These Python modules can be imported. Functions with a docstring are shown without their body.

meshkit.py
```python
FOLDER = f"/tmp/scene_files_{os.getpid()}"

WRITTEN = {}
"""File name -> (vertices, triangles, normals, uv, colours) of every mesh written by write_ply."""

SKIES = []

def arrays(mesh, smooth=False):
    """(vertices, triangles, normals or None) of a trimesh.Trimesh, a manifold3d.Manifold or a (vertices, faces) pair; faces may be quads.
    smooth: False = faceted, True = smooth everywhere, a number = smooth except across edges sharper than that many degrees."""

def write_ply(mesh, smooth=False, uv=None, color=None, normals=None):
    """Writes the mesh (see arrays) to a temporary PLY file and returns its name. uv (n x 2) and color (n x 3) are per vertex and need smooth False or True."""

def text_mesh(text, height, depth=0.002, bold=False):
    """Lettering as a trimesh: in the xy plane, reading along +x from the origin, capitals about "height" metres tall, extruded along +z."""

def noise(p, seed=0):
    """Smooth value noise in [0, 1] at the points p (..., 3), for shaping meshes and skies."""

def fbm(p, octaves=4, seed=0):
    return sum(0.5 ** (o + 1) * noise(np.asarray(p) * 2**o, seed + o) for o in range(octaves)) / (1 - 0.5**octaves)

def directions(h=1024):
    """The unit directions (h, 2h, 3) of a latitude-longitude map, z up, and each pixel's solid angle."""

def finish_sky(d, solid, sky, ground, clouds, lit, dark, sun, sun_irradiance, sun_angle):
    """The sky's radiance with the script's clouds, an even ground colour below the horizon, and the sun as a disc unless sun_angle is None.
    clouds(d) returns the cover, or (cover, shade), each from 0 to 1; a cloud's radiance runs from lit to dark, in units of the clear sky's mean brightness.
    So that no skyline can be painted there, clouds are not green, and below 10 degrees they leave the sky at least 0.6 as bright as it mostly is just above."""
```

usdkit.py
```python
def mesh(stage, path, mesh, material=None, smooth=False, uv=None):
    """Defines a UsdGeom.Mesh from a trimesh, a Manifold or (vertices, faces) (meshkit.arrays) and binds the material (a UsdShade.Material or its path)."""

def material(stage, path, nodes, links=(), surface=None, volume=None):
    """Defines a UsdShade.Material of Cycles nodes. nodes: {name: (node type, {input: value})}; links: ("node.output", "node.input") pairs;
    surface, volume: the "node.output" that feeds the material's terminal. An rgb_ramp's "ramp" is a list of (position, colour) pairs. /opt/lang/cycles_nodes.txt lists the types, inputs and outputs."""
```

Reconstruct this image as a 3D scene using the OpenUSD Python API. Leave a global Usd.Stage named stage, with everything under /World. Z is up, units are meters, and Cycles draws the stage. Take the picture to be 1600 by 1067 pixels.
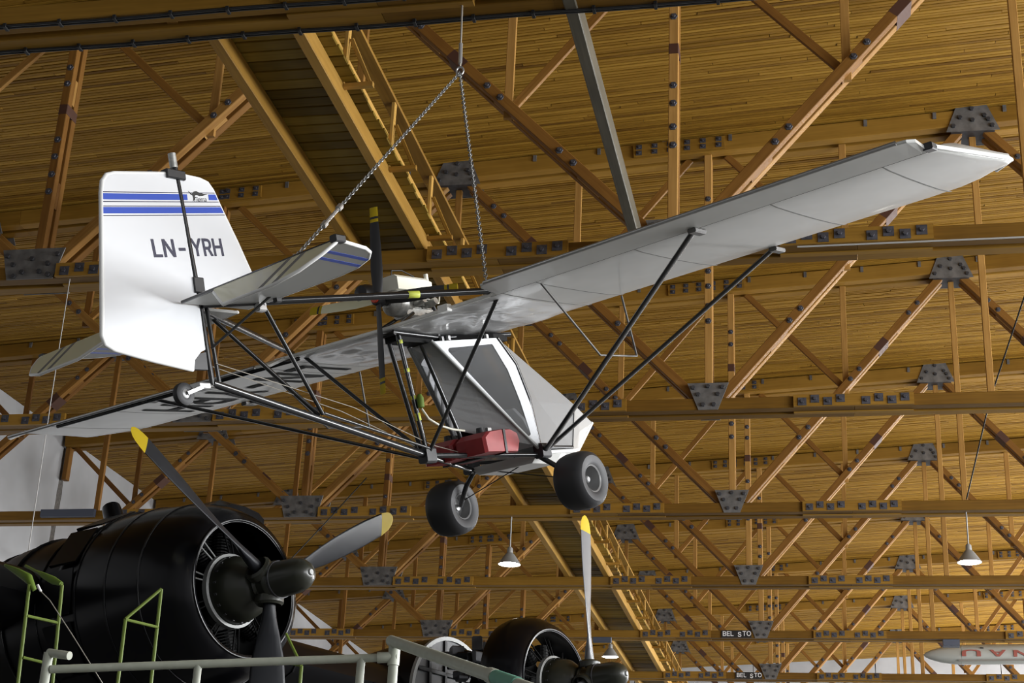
import math, random
import numpy as np
import trimesh
import shapely.geometry as sg
from shapely import affinity
import usdkit, meshkit
from pxr import Usd, UsdGeom, UsdLux, UsdShade, Sdf, Gf, Vt

stage = Usd.Stage.CreateInMemory()
UsdGeom.SetStageUpAxis(stage, "Z")
UsdGeom.SetStageMetersPerUnit(stage, 1.0)
UsdGeom.Xform.Define(stage, "/World")
UsdGeom.Scope.Define(stage, "/World/Looks")
rng = np.random.default_rng(7)
random.seed(7)

# ------------------------------------------------------------------ camera, light, exposure
CAM = np.array([1.8844335, -6.2814956, -8.9074610])
CR, CU, CF = (np.array(x) for x in ([0.98047569, 0.19158297, 0.04431010], [0.03192298, -0.37742526, 0.92548965], [-0.19403181, 0.90600560, 0.37617219]))
cam = UsdGeom.Camera.Define(stage, "/World/camera")
cam.CreateHorizontalApertureAttr(36.0)
cam.CreateFocalLengthAttr(36.0 * 2456.742 / 1600)
cam.AddTransformOp().Set(Gf.Matrix4d(*[float(v) for v in (*CR, 0, *CU, 0, *(-CF), 0, *CAM, 1)]))
cam.CreateClippingRangeAttr(Gf.Vec2f(0.1, 500))
cam.CreateExposureAttr(0.0)

D, H0, M = 6.0386, 4.5634, 0.05739       # truss spacing, height of the top gussets' feet at X=0, roof slope
FLOOR, XL, XR, YF, YB = -10.6, -18.0, 20.0, -16.0, 66.4
NT = 10                                  # trusses
roof_z = lambda x: H0 + M * x + 0.47


def light_rect(name, w, h, pos, axis, up, intensity, color=(1, 1, 1)):
    L = UsdLux.RectLight.Define(stage, "/World/" + name)
    L.CreateWidthAttr(w); L.CreateHeightAttr(h); L.CreateIntensityAttr(intensity); L.CreateColorAttr(Gf.Vec3f(*color))
    z = -np.array(axis, float); y = np.array(up, float); x = np.cross(y, z)
    L.AddTransformOp().Set(Gf.Matrix4d(*[float(v) for v in (*x, 0, *y, 0, *z, 0, *pos, 1)]))


# daylight through the glazed hangar doors in the right-hand wall
WIN_R = [(-12.0, 0.0), (2.0, 14.0), (16.0, 30.0), (32.0, 46.0), (48.0, 62.0)]
for i, (a, b) in enumerate(WIN_R):
    light_rect(f"daylight_{i + 1}", b - a, 6.2, (XR - 0.12, (a + b) / 2, -1.3), (-1, 0, 0), (0, 0, 1), (11.0, 27.0, 16.0, 21.0, 40.0)[i], (0.97, 0.985, 1.0))
WIN_F = []

# ------------------------------------------------------------------ materials
MATS = {}


def mat(name, nodes, links, surface):
    MATS[name] = usdkit.material(stage, "/World/Looks/" + name, nodes, links, surface)


def plain(name, color, rough=0.5, metal=0.0, coat=0.0, bump=0.0, scale=30.0, var=0.0, spec=0.5):
    nodes = {"p": ("principled_bsdf", {"base_color": color, "roughness": rough, "metallic": metal, "coat_weight": coat, "coat_roughness": 0.08, "specular_ior_level": spec})}
    links = []
    if var or bump:
        nodes["g"] = ("texture_coordinate", {})
        nodes["n"] = ("noise_texture", {"scale": scale, "detail": 4.0})
        links.append(("g.object", "n.vector"))
    if var:
        lo = [max(0.0, c * (1 - var)) for c in color]; hi = [min(1.0, c * (1 + var)) for c in color]
        nodes["r"] = ("rgb_ramp", {"ramp": [(0.3, lo), (0.7, hi)]})
        links += [("n.fac", "r.fac"), ("r.color", "p.base_color")]
    if bump:
        nodes["b"] = ("bump", {"strength": bump, "distance": 0.01})
        links += [("n.fac", "b.height"), ("b.normal", "p.normal")]
    mat(name, nodes, links, "p.BSDF")


def wood(name, dark, mid, light, rough=0.55, tone=0.55):
    """lacquered pine: grain along the member (mesh attribute rest = its own length/width/height), tone per member (attribute tone)"""
    nodes = {
        "a": ("attribute", {"attribute": "rest"}), "t": ("attribute", {"attribute": "tone"}),
        "m": ("mapping", {"scale": (0.35, 9.0, 9.0)}),
        "n": ("noise_texture", {"scale": 2.6, "detail": 5.0, "roughness": 0.6}),
        "m2": ("mapping", {"scale": (1.2, 1.2, 1.2)}), "n2": ("noise_texture", {"scale": 1.1, "detail": 3.0}),
        "add": ("math", {"math_type": "multiply_add", "value2": 0.45, "value3": 0.0}),
        "add2": ("math", {"math_type": "multiply_add", "value2": 0.35, "value3": 0.0}),
        "add3": ("math", {"math_type": "multiply_add", "value2": tone, "value3": -0.15}),
        "r": ("rgb_ramp", {"ramp": [(0.15, dark), (0.5, mid), (0.85, light)]}),
        "p": ("principled_bsdf", {"roughness": rough, "specular_ior_level": 0.2}),
        "b": ("bump", {"strength": 0.25, "distance": 0.004}),
    }
    links = [("a.vector", "m.vector"), ("m.vector", "n.vector"), ("a.vector", "m2.vector"), ("m2.vector", "n2.vector"),
             ("t.fac", "add3.value1"), ("n2.fac", "add2.value1"), ("add3.value", "add2.value3"), ("n.fac", "add.value1"), ("add2.value", "add.value3"),
             ("add.value", "r.fac"), ("r.color", "p.base_color"), ("n.fac", "b.height"), ("b.normal", "p.normal")]
    mat(name, nodes, links, "p.BSDF")


wood("timber", (0.11, 0.043, 0.008), (0.235, 0.110, 0.022), (0.43, 0.24, 0.068))
wood("timber_chord", (0.11, 0.052, 0.006), (0.215, 0.110, 0.014), (0.33, 0.18, 0.030))
wood("roof_board", (0.10, 0.042, 0.005), (0.265, 0.138, 0.016), (0.40, 0.225, 0.034))
wood("walkway_timber", (0.19, 0.095, 0.013), (0.36, 0.195, 0.034), (0.52, 0.31, 0.08))
wood("walkway_plank", (0.08, 0.052, 0.007), (0.20, 0.13, 0.017), (0.32, 0.22, 0.035))
wood("tie_timber", (0.07, 0.062, 0.045), (0.13, 0.115, 0.085), (0.24, 0.215, 0.17))
plain("gusset_steel", (0.135, 0.13, 0.125), 0.6, 0.3, var=0.35, scale=6, bump=0.2)
plain("dark_steel", (0.05, 0.05, 0.055), 0.5, 0.3, var=0.3, scale=8)
plain("washer_steel", (0.075, 0.075, 0.09), 0.5, 0.4, var=0.3, scale=20)
plain("maroon_paint", (0.065, 0.024, 0.013), 0.6)
plain("wall_plaster", (0.43, 0.435, 0.445), 0.8, var=0.10, scale=0.8, bump=0.1)
plain("joint_tar", (0.13, 0.12, 0.11), 0.9, var=0.3, scale=12)
plain("floor_concrete", (0.105, 0.105, 0.10), 0.55, var=0.1, scale=0.5)
plain("roof_felt", (0.1, 0.07, 0.04), 0.9)
plain("silver_fabric", (0.50, 0.50, 0.48), 0.36, 0.0, var=0.05, scale=3, coat=0.25, bump=0.04)
plain("crinkled_fabric", (0.6, 0.6, 0.6), 0.25, 0.0, coat=0.5, bump=0.0)
plain("seam_fabric", (0.24, 0.24, 0.23), 0.6, spec=0.1)
plain("stab_fabric", (0.33, 0.33, 0.315), 0.45)
plain("olive_baked_light", (0.80, 0.79, 0.56), 0.45, coat=0.15)  # olive tint is reflected light put into the colour; elevator and one blade
plain("white_fabric", (0.76, 0.775, 0.80), 0.25, coat=0.4)
plain("white_edge", (0.85, 0.85, 0.83), 0.4)
plain("blue_tape", (0.02, 0.07, 0.45), 0.35)
plain("navy_letter", (0.018, 0.018, 0.05), 0.5)
plain("black_letter", (0.012, 0.012, 0.012), 0.6)
plain("black_tube", (0.012, 0.012, 0.013), 0.28, coat=0.3)
plain("black_plastic", (0.015, 0.015, 0.017), 0.45)
plain("prop_black", (0.02, 0.02, 0.022), 0.45)
plain("yellow_paint", (0.48, 0.345, 0.012), 0.6, spec=0.2)
plain("lime_tape", (0.62, 0.68, 0.10), 0.5)
plain("red_paint", (0.55, 0.05, 0.02), 0.4)
plain("red_plastic", (0.24, 0.018, 0.020), 0.42, var=0.12, scale=10)
plain("tire_rubber", (0.022, 0.022, 0.024), 0.55, spec=0.4)
plain("rim_alloy", (0.26, 0.26, 0.26), 0.34, 0.25)
plain("engine_alloy", (0.42, 0.42, 0.40), 0.38, 0.6, var=0.25, scale=25)
plain("airbox_white", (0.80, 0.78, 0.66), 0.4)
plain("chain_steel", (0.20, 0.20, 0.195), 0.4, 0.6)
plain("galvanised", (0.48, 0.48, 0.48), 0.3, 0.7)
plain("wire_steel", (0.45, 0.42, 0.36), 0.4, 0.5)
plain("string_white", (0.38, 0.37, 0.35), 0.7)
plain("hose_clear", (0.62, 0.6, 0.5), 0.3)
plain("panel_white", (0.85, 0.85, 0.85), 0.25, coat=0.4)
plain("aircraft_black", (0.003, 0.003, 0.004), 0.30, coat=0.0, bump=0.02, scale=2.2, spec=0.2)
plain("cowl_black", (0.003, 0.003, 0.004), 0.22, coat=0.0, bump=0.02, scale=2.5, spec=0.25)
plain("inner_black", (0.005, 0.005, 0.005), 0.6, spec=0.12)
plain("case_olive", (0.018, 0.019, 0.013), 0.38, coat=0.15)
plain("case_grey", (0.24, 0.245, 0.24), 0.45, 0.2)
plain("blade_grey", (0.013, 0.014, 0.017), 0.45, spec=0.25)
plain("blade_grey_light", (0.12, 0.124, 0.132), 0.38, coat=0.2)
plain("firewall_white", (0.06, 0.062, 0.066), 0.5, var=0.06, scale=5)
plain("rail_paint", (0.40, 0.42, 0.345), 0.42, var=0.08, scale=15)
plain("green_paint", (0.115, 0.165, 0.018), 0.5)
plain("green_cloth", (0.10, 0.165, 0.012), 0.7)
plain("teal_tape", (0.12, 0.33, 0.24), 0.6)
plain("sign_black", (0.012, 0.012, 0.013), 0.5)
plain("sign_white", (0.72, 0.72, 0.74), 0.5)
plain("lamp_metal", (0.30, 0.30, 0.29), 0.45, 0.4)
plain("cable_black", (0.012, 0.012, 0.012), 0.5)
plain("box_slate", (0.06, 0.07, 0.10), 0.5)
plain("glider_white", (0.40, 0.41, 0.38), 0.3, coat=0.3)
plain("glider_grey", (0.19, 0.18, 0.16), 0.5)
plain("letter_red", (0.30, 0.075, 0.055), 0.5)
plain("door_frame", (0.30, 0.31, 0.32), 0.6)
mat("lamp_glow", {"e": ("emission", {"color": (1.0, 0.93, 0.80), "strength": 40.0})}, [], "e.emission")
def vinyl(name, haze):
    mat(name, {"t": ("transparent_bsdf", {"color": (0.88, 0.89, 0.90)}), "g": ("glossy_bsdf", {"color": (0.9, 0.92, 0.95), "roughness": 0.16}),
               "d": ("principled_bsdf", {"base_color": (0.36, 0.36, 0.36), "roughness": 0.3}),
               "lw": ("layer_weight", {"blend": 0.13}), "m": ("mix_closure", {"fac": haze}), "m2": ("mix_closure", {})},
        [("t.BSDF", "m.closure1"), ("d.BSDF", "m.closure2"), ("lw.fresnel", "m2.fac"), ("m.closure", "m2.closure1"), ("g.BSDF", "m2.closure2")], "m2.closure")


vinyl("clear_vinyl", 0.10)
vinyl("hazy_vinyl", 0.58)
plain("cabin_fabric", (0.34, 0.34, 0.335), 0.35, coat=0.3, bump=0.05, scale=4)
mat("window_glass", {"t": ("transparent_bsdf", {"color": (0.95, 0.97, 0.97)}), "g": ("glossy_bsdf", {"roughness": 0.03}), "lw": ("layer_weight", {"blend": 0.2}), "m2": ("mix_closure", {})},
    [("lw.fresnel", "m2.fac"), ("t.BSDF", "m2.closure1"), ("g.BSDF", "m2.closure2")], "m2.closure")

# ------------------------------------------------------------------ mesh helpers
V = lambda *a: np.array(a, float)


def unit(a):
    a = np.asarray(a, float)
    return a / (np.linalg.norm(a) + 1e-12)


def outward(v, f):
    v, f = np.asarray(v, float), np.asarray(f, int)
    c = v.mean(0)
    a, b, d = v[f[:, 0]] - c, v[f[:, 1]] - c, v[f[:, 2]] - c
    return f[:, ::-1] if np.einsum("ij,ij->i", a, np.cross(b, d)).sum() < 0 else f


class B:
    """collects shapes into one mesh, with the wood attributes rest and tone"""

    def __init__(self):
        self.v, self.f, self.r, self.t, self.n = [], [], [], [], 0

    def add(self, v, f, rest=None, tone=None, fix=True):
        v = np.asarray(v, float); f = np.asarray(f, int)
        if f.shape[1] == 4:
            f = np.vstack([f[:, [0, 1, 2]], f[:, [0, 2, 3]]])
        if fix:
            f = outward(v, f)
        self.v.append(v); self.f.append(f + self.n); self.n += len(v)
        self.r.append(v if rest is None else np.asarray(rest, float))
        self.t.append(np.full(len(v), rng.random() if tone is None else tone))
        return self

    def beam(self, p0, p1, w, h, up=(0, 0, 1), ch=0.008, tone=None):
        """w across (along axis x up), h along up; chamfered"""
        p0, p1 = np.asarray(p0, float), np.asarray(p1, float)
        ax = unit(p1 - p0); L = np.linalg.norm(p1 - p0)
        s = unit(np.cross(ax, up)); u = np.cross(s, ax)
        a, b = w / 2, h / 2
        c = min(ch, a * 0.5, b * 0.5)
        prof = [(a, b - c), (a - c, b), (-a + c, b), (-a, b - c), (-a, -b + c), (-a + c, -b), (a - c, -b), (a, -b + c)]
        off = rng.random(3) * 20
        v, r = [], []
        for k, p in ((0, p0), (1, p1)):
            for x, y in prof:
                v.append(p + s * x + u * y); r.append((k * L + off[0], x + off[1], y + off[2]))
        f = []
        for i in range(8):
            j = (i + 1) % 8
            f += [(i, j, 8 + j), (i, 8 + j, 8 + i)]
        f += [(0, i + 1, i) for i in range(1, 7)] + [(8, 8 + i, 9 + i) for i in range(1, 7)]
        return self.add(v, f, r, tone)

    def box(self, c, size, R=None, ch=0.0, tone=None):
        c = np.asarray(c, float); R = np.eye(3) if R is None else np.asarray(R, float)   # rows of R: the box's own axes
        return self.beam(c - R[0] * size[0] / 2, c + R[0] * size[0] / 2, size[1], size[2], R[2], ch or 1e-4, tone)

    def tube(self, pts, r, n=8, caps=True, flat=None):
        pts = np.asarray(pts, float)
        rad = np.broadcast_to(r, (len(pts),))
        t = np.gradient(pts, axis=0); t /= np.linalg.norm(t, axis=1, keepdims=True) + 1e-12
        a = np.cross(t[0], (0, 0, 1) if abs(t[0][2]) < 0.9 else (1, 0, 0)); a = unit(a)
        ang = np.arange(n) * 2 * math.pi / n
        v = []
        for i, p in enumerate(pts):
            a = unit(a - t[i] * (a @ t[i])); b = np.cross(t[i], a)
            if flat is not None:                     # streamlined: wide along the vector flat
                fa = unit(np.asarray(flat, float) - t[i] * (np.asarray(flat, float) @ t[i])); fb = np.cross(t[i], fa)
                v += [p + rad[i] * (1.6 * math.cos(q) * fa + 0.75 * math.sin(q) * fb) for q in ang]
            else:
                v += [p + rad[i] * (math.cos(q) * a + math.sin(q) * b) for q in ang]
        f = []
        for i in range(len(pts) - 1):
            for j in range(n):
                k = (j + 1) % n
                f += [(i * n + j, i * n + k, (i + 1) * n + k), (i * n + j, (i + 1) * n + k, (i + 1) * n + j)]
        if caps:
            e = (len(pts) - 1) * n
            f += [(0, j + 1, j) for j in range(1, n - 1)] + [(e, e + j, e + j + 1) for j in range(1, n - 1)]
        f = np.array(f)
        # orientation from the first quad
        q = f[0]; nn = np.cross(v[q[1]] - v[q[0]], v[q[2]] - v[q[0]])
        if nn @ (v[q[0]] - pts[0]) < 0:
            f = f[:, ::-1]
        return self.add(v, f, fix=False)

    def lathe(self, prof, O, A, n=24, squash=(1, 1), ref=(0, 0, 1)):
        """prof: (radius, along) pairs; about axis A through O; closed at the ends when radius is 0; outward = left of the path when it runs along +A"""
        O, A = np.asarray(O, float), unit(A)
        u = unit(np.cross(A, ref)) if np.linalg.norm(np.cross(A, ref)) > 1e-6 else unit(np.cross(A, (1, 0, 0)))
        w = np.cross(u, A) * -1
        ang = np.arange(n) * 2 * math.pi / n
        v = [O + A * x + max(r, 1e-5) * (squash[0] * math.cos(q) * u + squash[1] * math.sin(q) * w) for r, x in prof for q in ang]
        f = []
        for i in range(len(prof) - 1):
            for j in range(n):
                k = (j + 1) % n
                f += [(i * n + j, i * n + k, (i + 1) * n + k), (i * n + j, (i + 1) * n + k, (i + 1) * n + j)]
        return self.add(v, f, fix=True)

    def prism(self, poly, O, U, Vv, t0, t1):
        """poly in (U,V); extruded along N=UxV from t0 to t1"""
        O, U, Vv = np.asarray(O, float), np.asarray(U, float), np.asarray(Vv, float); N = np.cross(U, Vv)
        g = poly if hasattr(poly, "geom_type") else sg.Polygon(poly)
        for q in getattr(g, "geoms", [g]):
            m = trimesh.creation.extrude_polygon(q, t1 - t0, engine="earcut")
            x = np.asarray(m.vertices)
            v = O + x[:, :1] * U + x[:, 1:2] * Vv + (x[:, 2:] + t0) * N
            self.add(v, m.faces)
        return self

    def loft(self, rings, caps=True):
        """rings of equal size (closed cross-sections)"""
        rings = [np.asarray(r, float) for r in rings]; n = len(rings[0])
        v = np.vstack(rings); f = []
        for i in range(len(rings) - 1):
            for j in range(n):
                k = (j + 1) % n
                f += [(i * n + j, i * n + k, (i + 1) * n + k), (i * n + j, (i + 1) * n + k, (i + 1) * n + j)]
        if caps:
            for i in (0, len(rings) - 1):
                c = rings[i].mean(0); v = np.vstack([v, c]); o = len(v) - 1
                f += [((i * n + (j + 1) % n), i * n + j, o) if i == 0 else (i * n + j, i * n + (j + 1) % n, o) for j in range(n)]
        return self.add(v, f)

    def sheet(self, pts, t=0.006):
        """a planar-ish polygon (3D points, fan) given thickness"""
        p = np.asarray(pts, float); c = p.mean(0)
        nrm = np.zeros(3)
        for i in range(len(p)):
            nrm += np.cross(p[i] - c, p[(i + 1) % len(p)] - c)
        nrm = unit(nrm); n = len(p)
        v = np.vstack([p + nrm * t / 2, p - nrm * t / 2, [c + nrm * t / 2, c - nrm * t / 2]])
        f = []
        for i in range(n):
            j = (i + 1) % n
            f += [(i, j, 2 * n), (n + j, n + i, 2 * n + 1), (i, n + i, n + j), (i, n + j, j)]
        return self.add(v, f, fix=False)

    def arrays(self):
        return np.vstack(self.v), np.vstack(self.f)


COUNT = {}


def fresh(parent, name):
    k = COUNT.get((parent, name), 0); COUNT[(parent, name)] = k + 1
    return f"{parent}/{name}" + (f"_{k:03d}" if k else "")


WOODS = {"walkway_plank", "timber", "timber_chord", "roof_board", "walkway_timber", "tie_timber"}


def setkeys(prim, **kw):
    for k, v in kw.items():
        if v:
            prim.SetCustomDataByKey(k, v)


def part(parent, name, b, material, smooth=False, label=None, kind=None, category=None, group=None):
    path = fresh(parent, name)
    if isinstance(b, B):
        v, f = b.arrays()
    else:
        v, f = b
    wooden = material in WOODS
    m = usdkit.mesh(stage, path, (v, f), MATS[material], smooth=False if wooden else smooth)
    if wooden:
        pv = UsdGeom.PrimvarsAPI(m)
        pv.CreatePrimvar("rest", Sdf.ValueTypeNames.Vector3fArray, "vertex").Set(Vt.Vec3fArray.FromNumpy(np.vstack(b.r).astype(np.float32)))
        pv.CreatePrimvar("tone", Sdf.ValueTypeNames.FloatArray, "vertex").Set(Vt.FloatArray.FromNumpy(np.concatenate(b.t).astype(np.float32)))
    setkeys(m.GetPrim(), label=label, kind=kind, category=category, group=group)
    return path


def thing(name, label, category, pos=(0, 0, 0), mat4=None, group=None, kind=None):
    path = fresh("/World", name)
    x = UsdGeom.Xform.Define(stage, path)
    x.AddTransformOp().Set(Gf.Matrix4d(*mat4) if mat4 is not None else Gf.Matrix4d(1).SetTranslate(Gf.Vec3d(*map(float, pos))))
    setkeys(x.GetPrim(), label=label, category=category, group=group, kind=kind)
    return path


def copy_of(src, name, label, pos, category=None, group=None):
    path = fresh("/World", name)
    x = UsdGeom.Xform.Define(stage, path)
    x.GetPrim().GetReferences().AddInternalReference(src)
    x.GetPrim().GetAttribute("xformOp:transform").Set(Gf.Matrix4d(1).SetTranslate(Gf.Vec3d(*map(float, pos))))
    x.GetPrim().SetInstanceable(True)
    setkeys(x.GetPrim(), label=label, category=category, group=group)
    return path


def text_on(b, text, height, O, U, Vv, t, bold=False, wscale=1.0):
    m = meshkit.text_mesh(text, height, 1.0, bold)
    x = np.asarray(m.vertices); O, U, Vv = (np.asarray(q, float) for q in (O, U, Vv)); N = np.cross(U, Vv)
    b.add(O + x[:, :1] * wscale * U + x[:, 1:2] * Vv + x[:, 2:] * t * N, m.faces)
    return (x[:, 0].max() - x[:, 0].min()) * wscale


#@@STRUCTURE
# ------------------------------------------------------------------ the setting
STRUCT = dict(kind="structure")
b = B().box((1, 25, FLOOR - 0.1), (XR - XL + 2, YB - YF + 2, 0.2)); part("/World", "floor", b, "floor_concrete", **STRUCT)

# roof: thousands of narrow boards running along the trusses, laid against a felt backing
ceil = thing("ceiling", None, None, kind="structure")
bk = B()
x0, x1 = XL - 0.3, XR + 0.3
bk.add([(x0, YF, roof_z(x0) + .05), (x1, YF, roof_z(x1) + .05), (x1, YB + .3, roof_z(x1) + .05), (x0, YB + .3, roof_z(x0) + .05),
        (x0, YF, roof_z(x0) + .25), (x1, YF, roof_z(x1) + .25), (x1, YB + .3, roof_z(x1) + .25), (x0, YB + .3, roof_z(x0) + .25)],
       [(0, 3, 2, 1), (4, 5, 6, 7), (0, 1, 5, 4), (1, 2, 6, 5), (2, 3, 7, 6), (3, 0, 4, 7)])
part(ceil, "roof_deck", bk, "roof_felt")
PITCH = 0.078
stuff = B()
singles = []
ny = int((YB - 5.0) / PITCH)
for iy in range(ny):
    y = 5.0 + iy * PITCH
    x = XL + rng.random() * 3
    rowtone = rng.normal(0.5, 0.10)
    cuts = [XL]
    while x < XR:
        cuts.append(x); x += rng.uniform(3.2, 6.5)
    cuts.append(XR)
    for a, c in zip(cuts[:-1], cuts[1:]):
        if c - a < 0.05:
            continue
        dz = rng.normal(0, 0.004); w = PITCH - 0.013 - rng.random() * 0.007
        t = float(np.clip(rowtone + rng.normal(0, 0.17), 0, 1))
        if rng.random() < 0.03:
            t *= 0.3
        g = (a + 0.004, c - 0.004)
        vis = 9.5 < y < 16.5 and a < 7.5 and c > -9.5
        tgt = stuff
        if vis and len(singles) < 300:
            tgt = B(); singles.append(tgt)
        tgt.beam((g[0], y, roof_z(g[0]) + 0.02 + dz), (g[1], y, roof_z(g[1]) + 0.02 + dz), w, 0.045, ch=0.006, tone=t)
for s in singles:
    part(ceil, "board", s, "roof_board")
part(ceil, "boards", stuff, "roof_board", kind="stuff")

# left wall: plastered panels between stained joints
wl = thing("wall_left", None, None, kind="structure")
ys = [YF] + [k * D + 0.3 for k in range(-2, 11)] + [YB]
for a, c in zip(ys[:-1], ys[1:]):
    b = B().box((XL - 0.1, (a + c) / 2, (FLOOR + roof_z(XL)) / 2), (0.2, c - a - 0.03, roof_z(XL) - FLOOR), ch=0.02)
    part(wl, "panel", b, "wall_plaster")
for yj in ys[1:-1]:
    b = B()
    zs = np.arange(FLOOR, roof_z(XL) - 0.3, 0.12)
    wob = 0.025 * (meshkit.fbm(np.c_[zs * 1.3, zs * 0 + yj, zs * 0], 3, 2) - 0.5) * 3
    wd = 0.05 + 0.12 * meshkit.fbm(np.c_[zs * 2.2, zs * 0 + yj * 3, zs * 0 + 5], 3, 4)
    rings = [[(XL + 0.004, yj + q - h, z), (XL + 0.004, yj + q + h, z), (XL - 0.05, yj + q + h, z), (XL - 0.05, yj + q - h, z)] for z, q, h in zip(zs, wob, wd)]
    b.loft(rings); part(wl, "joint_seal", b, "joint_tar")
wb = thing("wall_back", None, None, kind="structure")
xs = np.linspace(XL, XR, 8)
for a, c in zip(xs[:-1], xs[1:]):
    z = roof_z(c) + 0.02
    part(wb, "panel", B().box(((a + c) / 2, YB + 0.1, (FLOOR + z) / 2), (c - a - 0.03, 0.2, z - FLOOR), ch=0.02), "wall_plaster")


def glazed_wall(name, wins, axis):
    """a wall with glazed hangar-door openings; axis 0: runs along X at Y=YF; axis 1: runs along Y at X=XR"""
    w = thing(name, None, None, kind="structure")
    lo, hi = (XL, XR) if axis == 0 else (YF, YB)
    zb, zt = -4.6, 2.0

    def slab(a, c, z0, z1):
        if c - a < 0.01:
            return
        if axis == 0:
            part(w, "panel", B().box(((a + c) / 2, YF - 0.1, (z0 + z1) / 2), (c - a, 0.2, z1 - z0)), "wall_plaster")
        else:
            part(w, "panel", B().box((XR + 0.1, (a + c) / 2, (z0 + z1) / 2), (0.2, c - a, z1 - z0)), "wall_plaster")
    slab(lo, hi, FLOOR, zb); slab(lo, hi, zt, 6.2)
    edges = [lo] + [e for p in wins for e in p] + [hi]
    for a, c in zip(edges[::2], edges[1::2]):
        slab(a, c, zb, zt)
    return zb, zt


WINNO = 0


def window(a, c, axis, zb=-4.6, zt=2.0):
    global WINNO
    WINNO += 1
    w = thing(f"window_{WINNO}", None, None, kind="structure")
    P = (lambda s, z, d: V(s, YF - 0.06 + d, z)) if axis == 0 else (lambda s, z, d: V(XR + 0.06 - d, s, z))
    n = 8
    fr = B()
    for s in np.linspace(a, c, n + 1):
        fr.beam(P(s, zb, 0), P(s, zt, 0), 0.09, 0.09, up=(1, 0, 0) if axis == 0 else (0, 1, 0))
    for z in np.linspace(zb, zt, 4):
        fr.beam(P(a, z, 0), P(c, z, 0), 0.09, 0.09)
    part(w, "window_frame", fr, "door_frame")
    g = B().sheet([P(a, zb, -0.05), P(c, zb, -0.05), P(c, zt, -0.05), P(a, zt, -0.05)], 0.008)
    part(w, "pane", g, "window_glass")


glazed_wall("wall_right", WIN_R, 1)
glazed_wall("wall_front", WIN_F, 0)
for a, c in WIN_R:
    window(a, c, 1)
for a, c in WIN_F:
    window(a, c, 0)

# ------------------------------------------------------------------ roof trusses
XB = [-18.0, -9.0, 0.0, 9.0, 18.0]
XT = [-13.75, -4.5, 4.5, 13.5]
hz = lambda x: H0 + M * x
TR_LABELS = [
    "timber roof truss nearest of all, its dark lower chord crossing the top left corner",
    "timber roof truss whose lower chord runs behind the tail fin and the propeller",
    "timber roof truss whose lower chord runs just right of the ultralight's nose",
    "timber roof truss that the two topmost lit pendant lamps hang from",
    "timber roof truss next behind the one that carries the two topmost lamps",
    "timber roof truss carrying the upper of the two BEL S TO signs",
    "timber roof truss carrying the lower of the two BEL S TO signs",
    "timber roof truss first behind the one with the lower BEL S TO sign",
    "timber roof truss second behind the one with the lower BEL S TO sign",
    "timber roof truss farthest away, in front of the white end wall",
]


def hexbolt(b, c, r, n, out):
    """a bolt head standing out along n"""
    b.lathe([(0, out), (r * 0.9, out), (r, out * 0.7), (r, 0), (0, 0)], c, n, 6)


def trapezoid_plate(b, xc, z0, z1, w0, w1, y0, y1, zfun=None):
    b.prism([(-w0 / 2, z0), (w0 / 2, z0), (w1 / 2, z1), (-w1 / 2, z1)], (xc, 0, 0), (1, 0, 0), (0, 0, 1), -y1, -y0)


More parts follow.
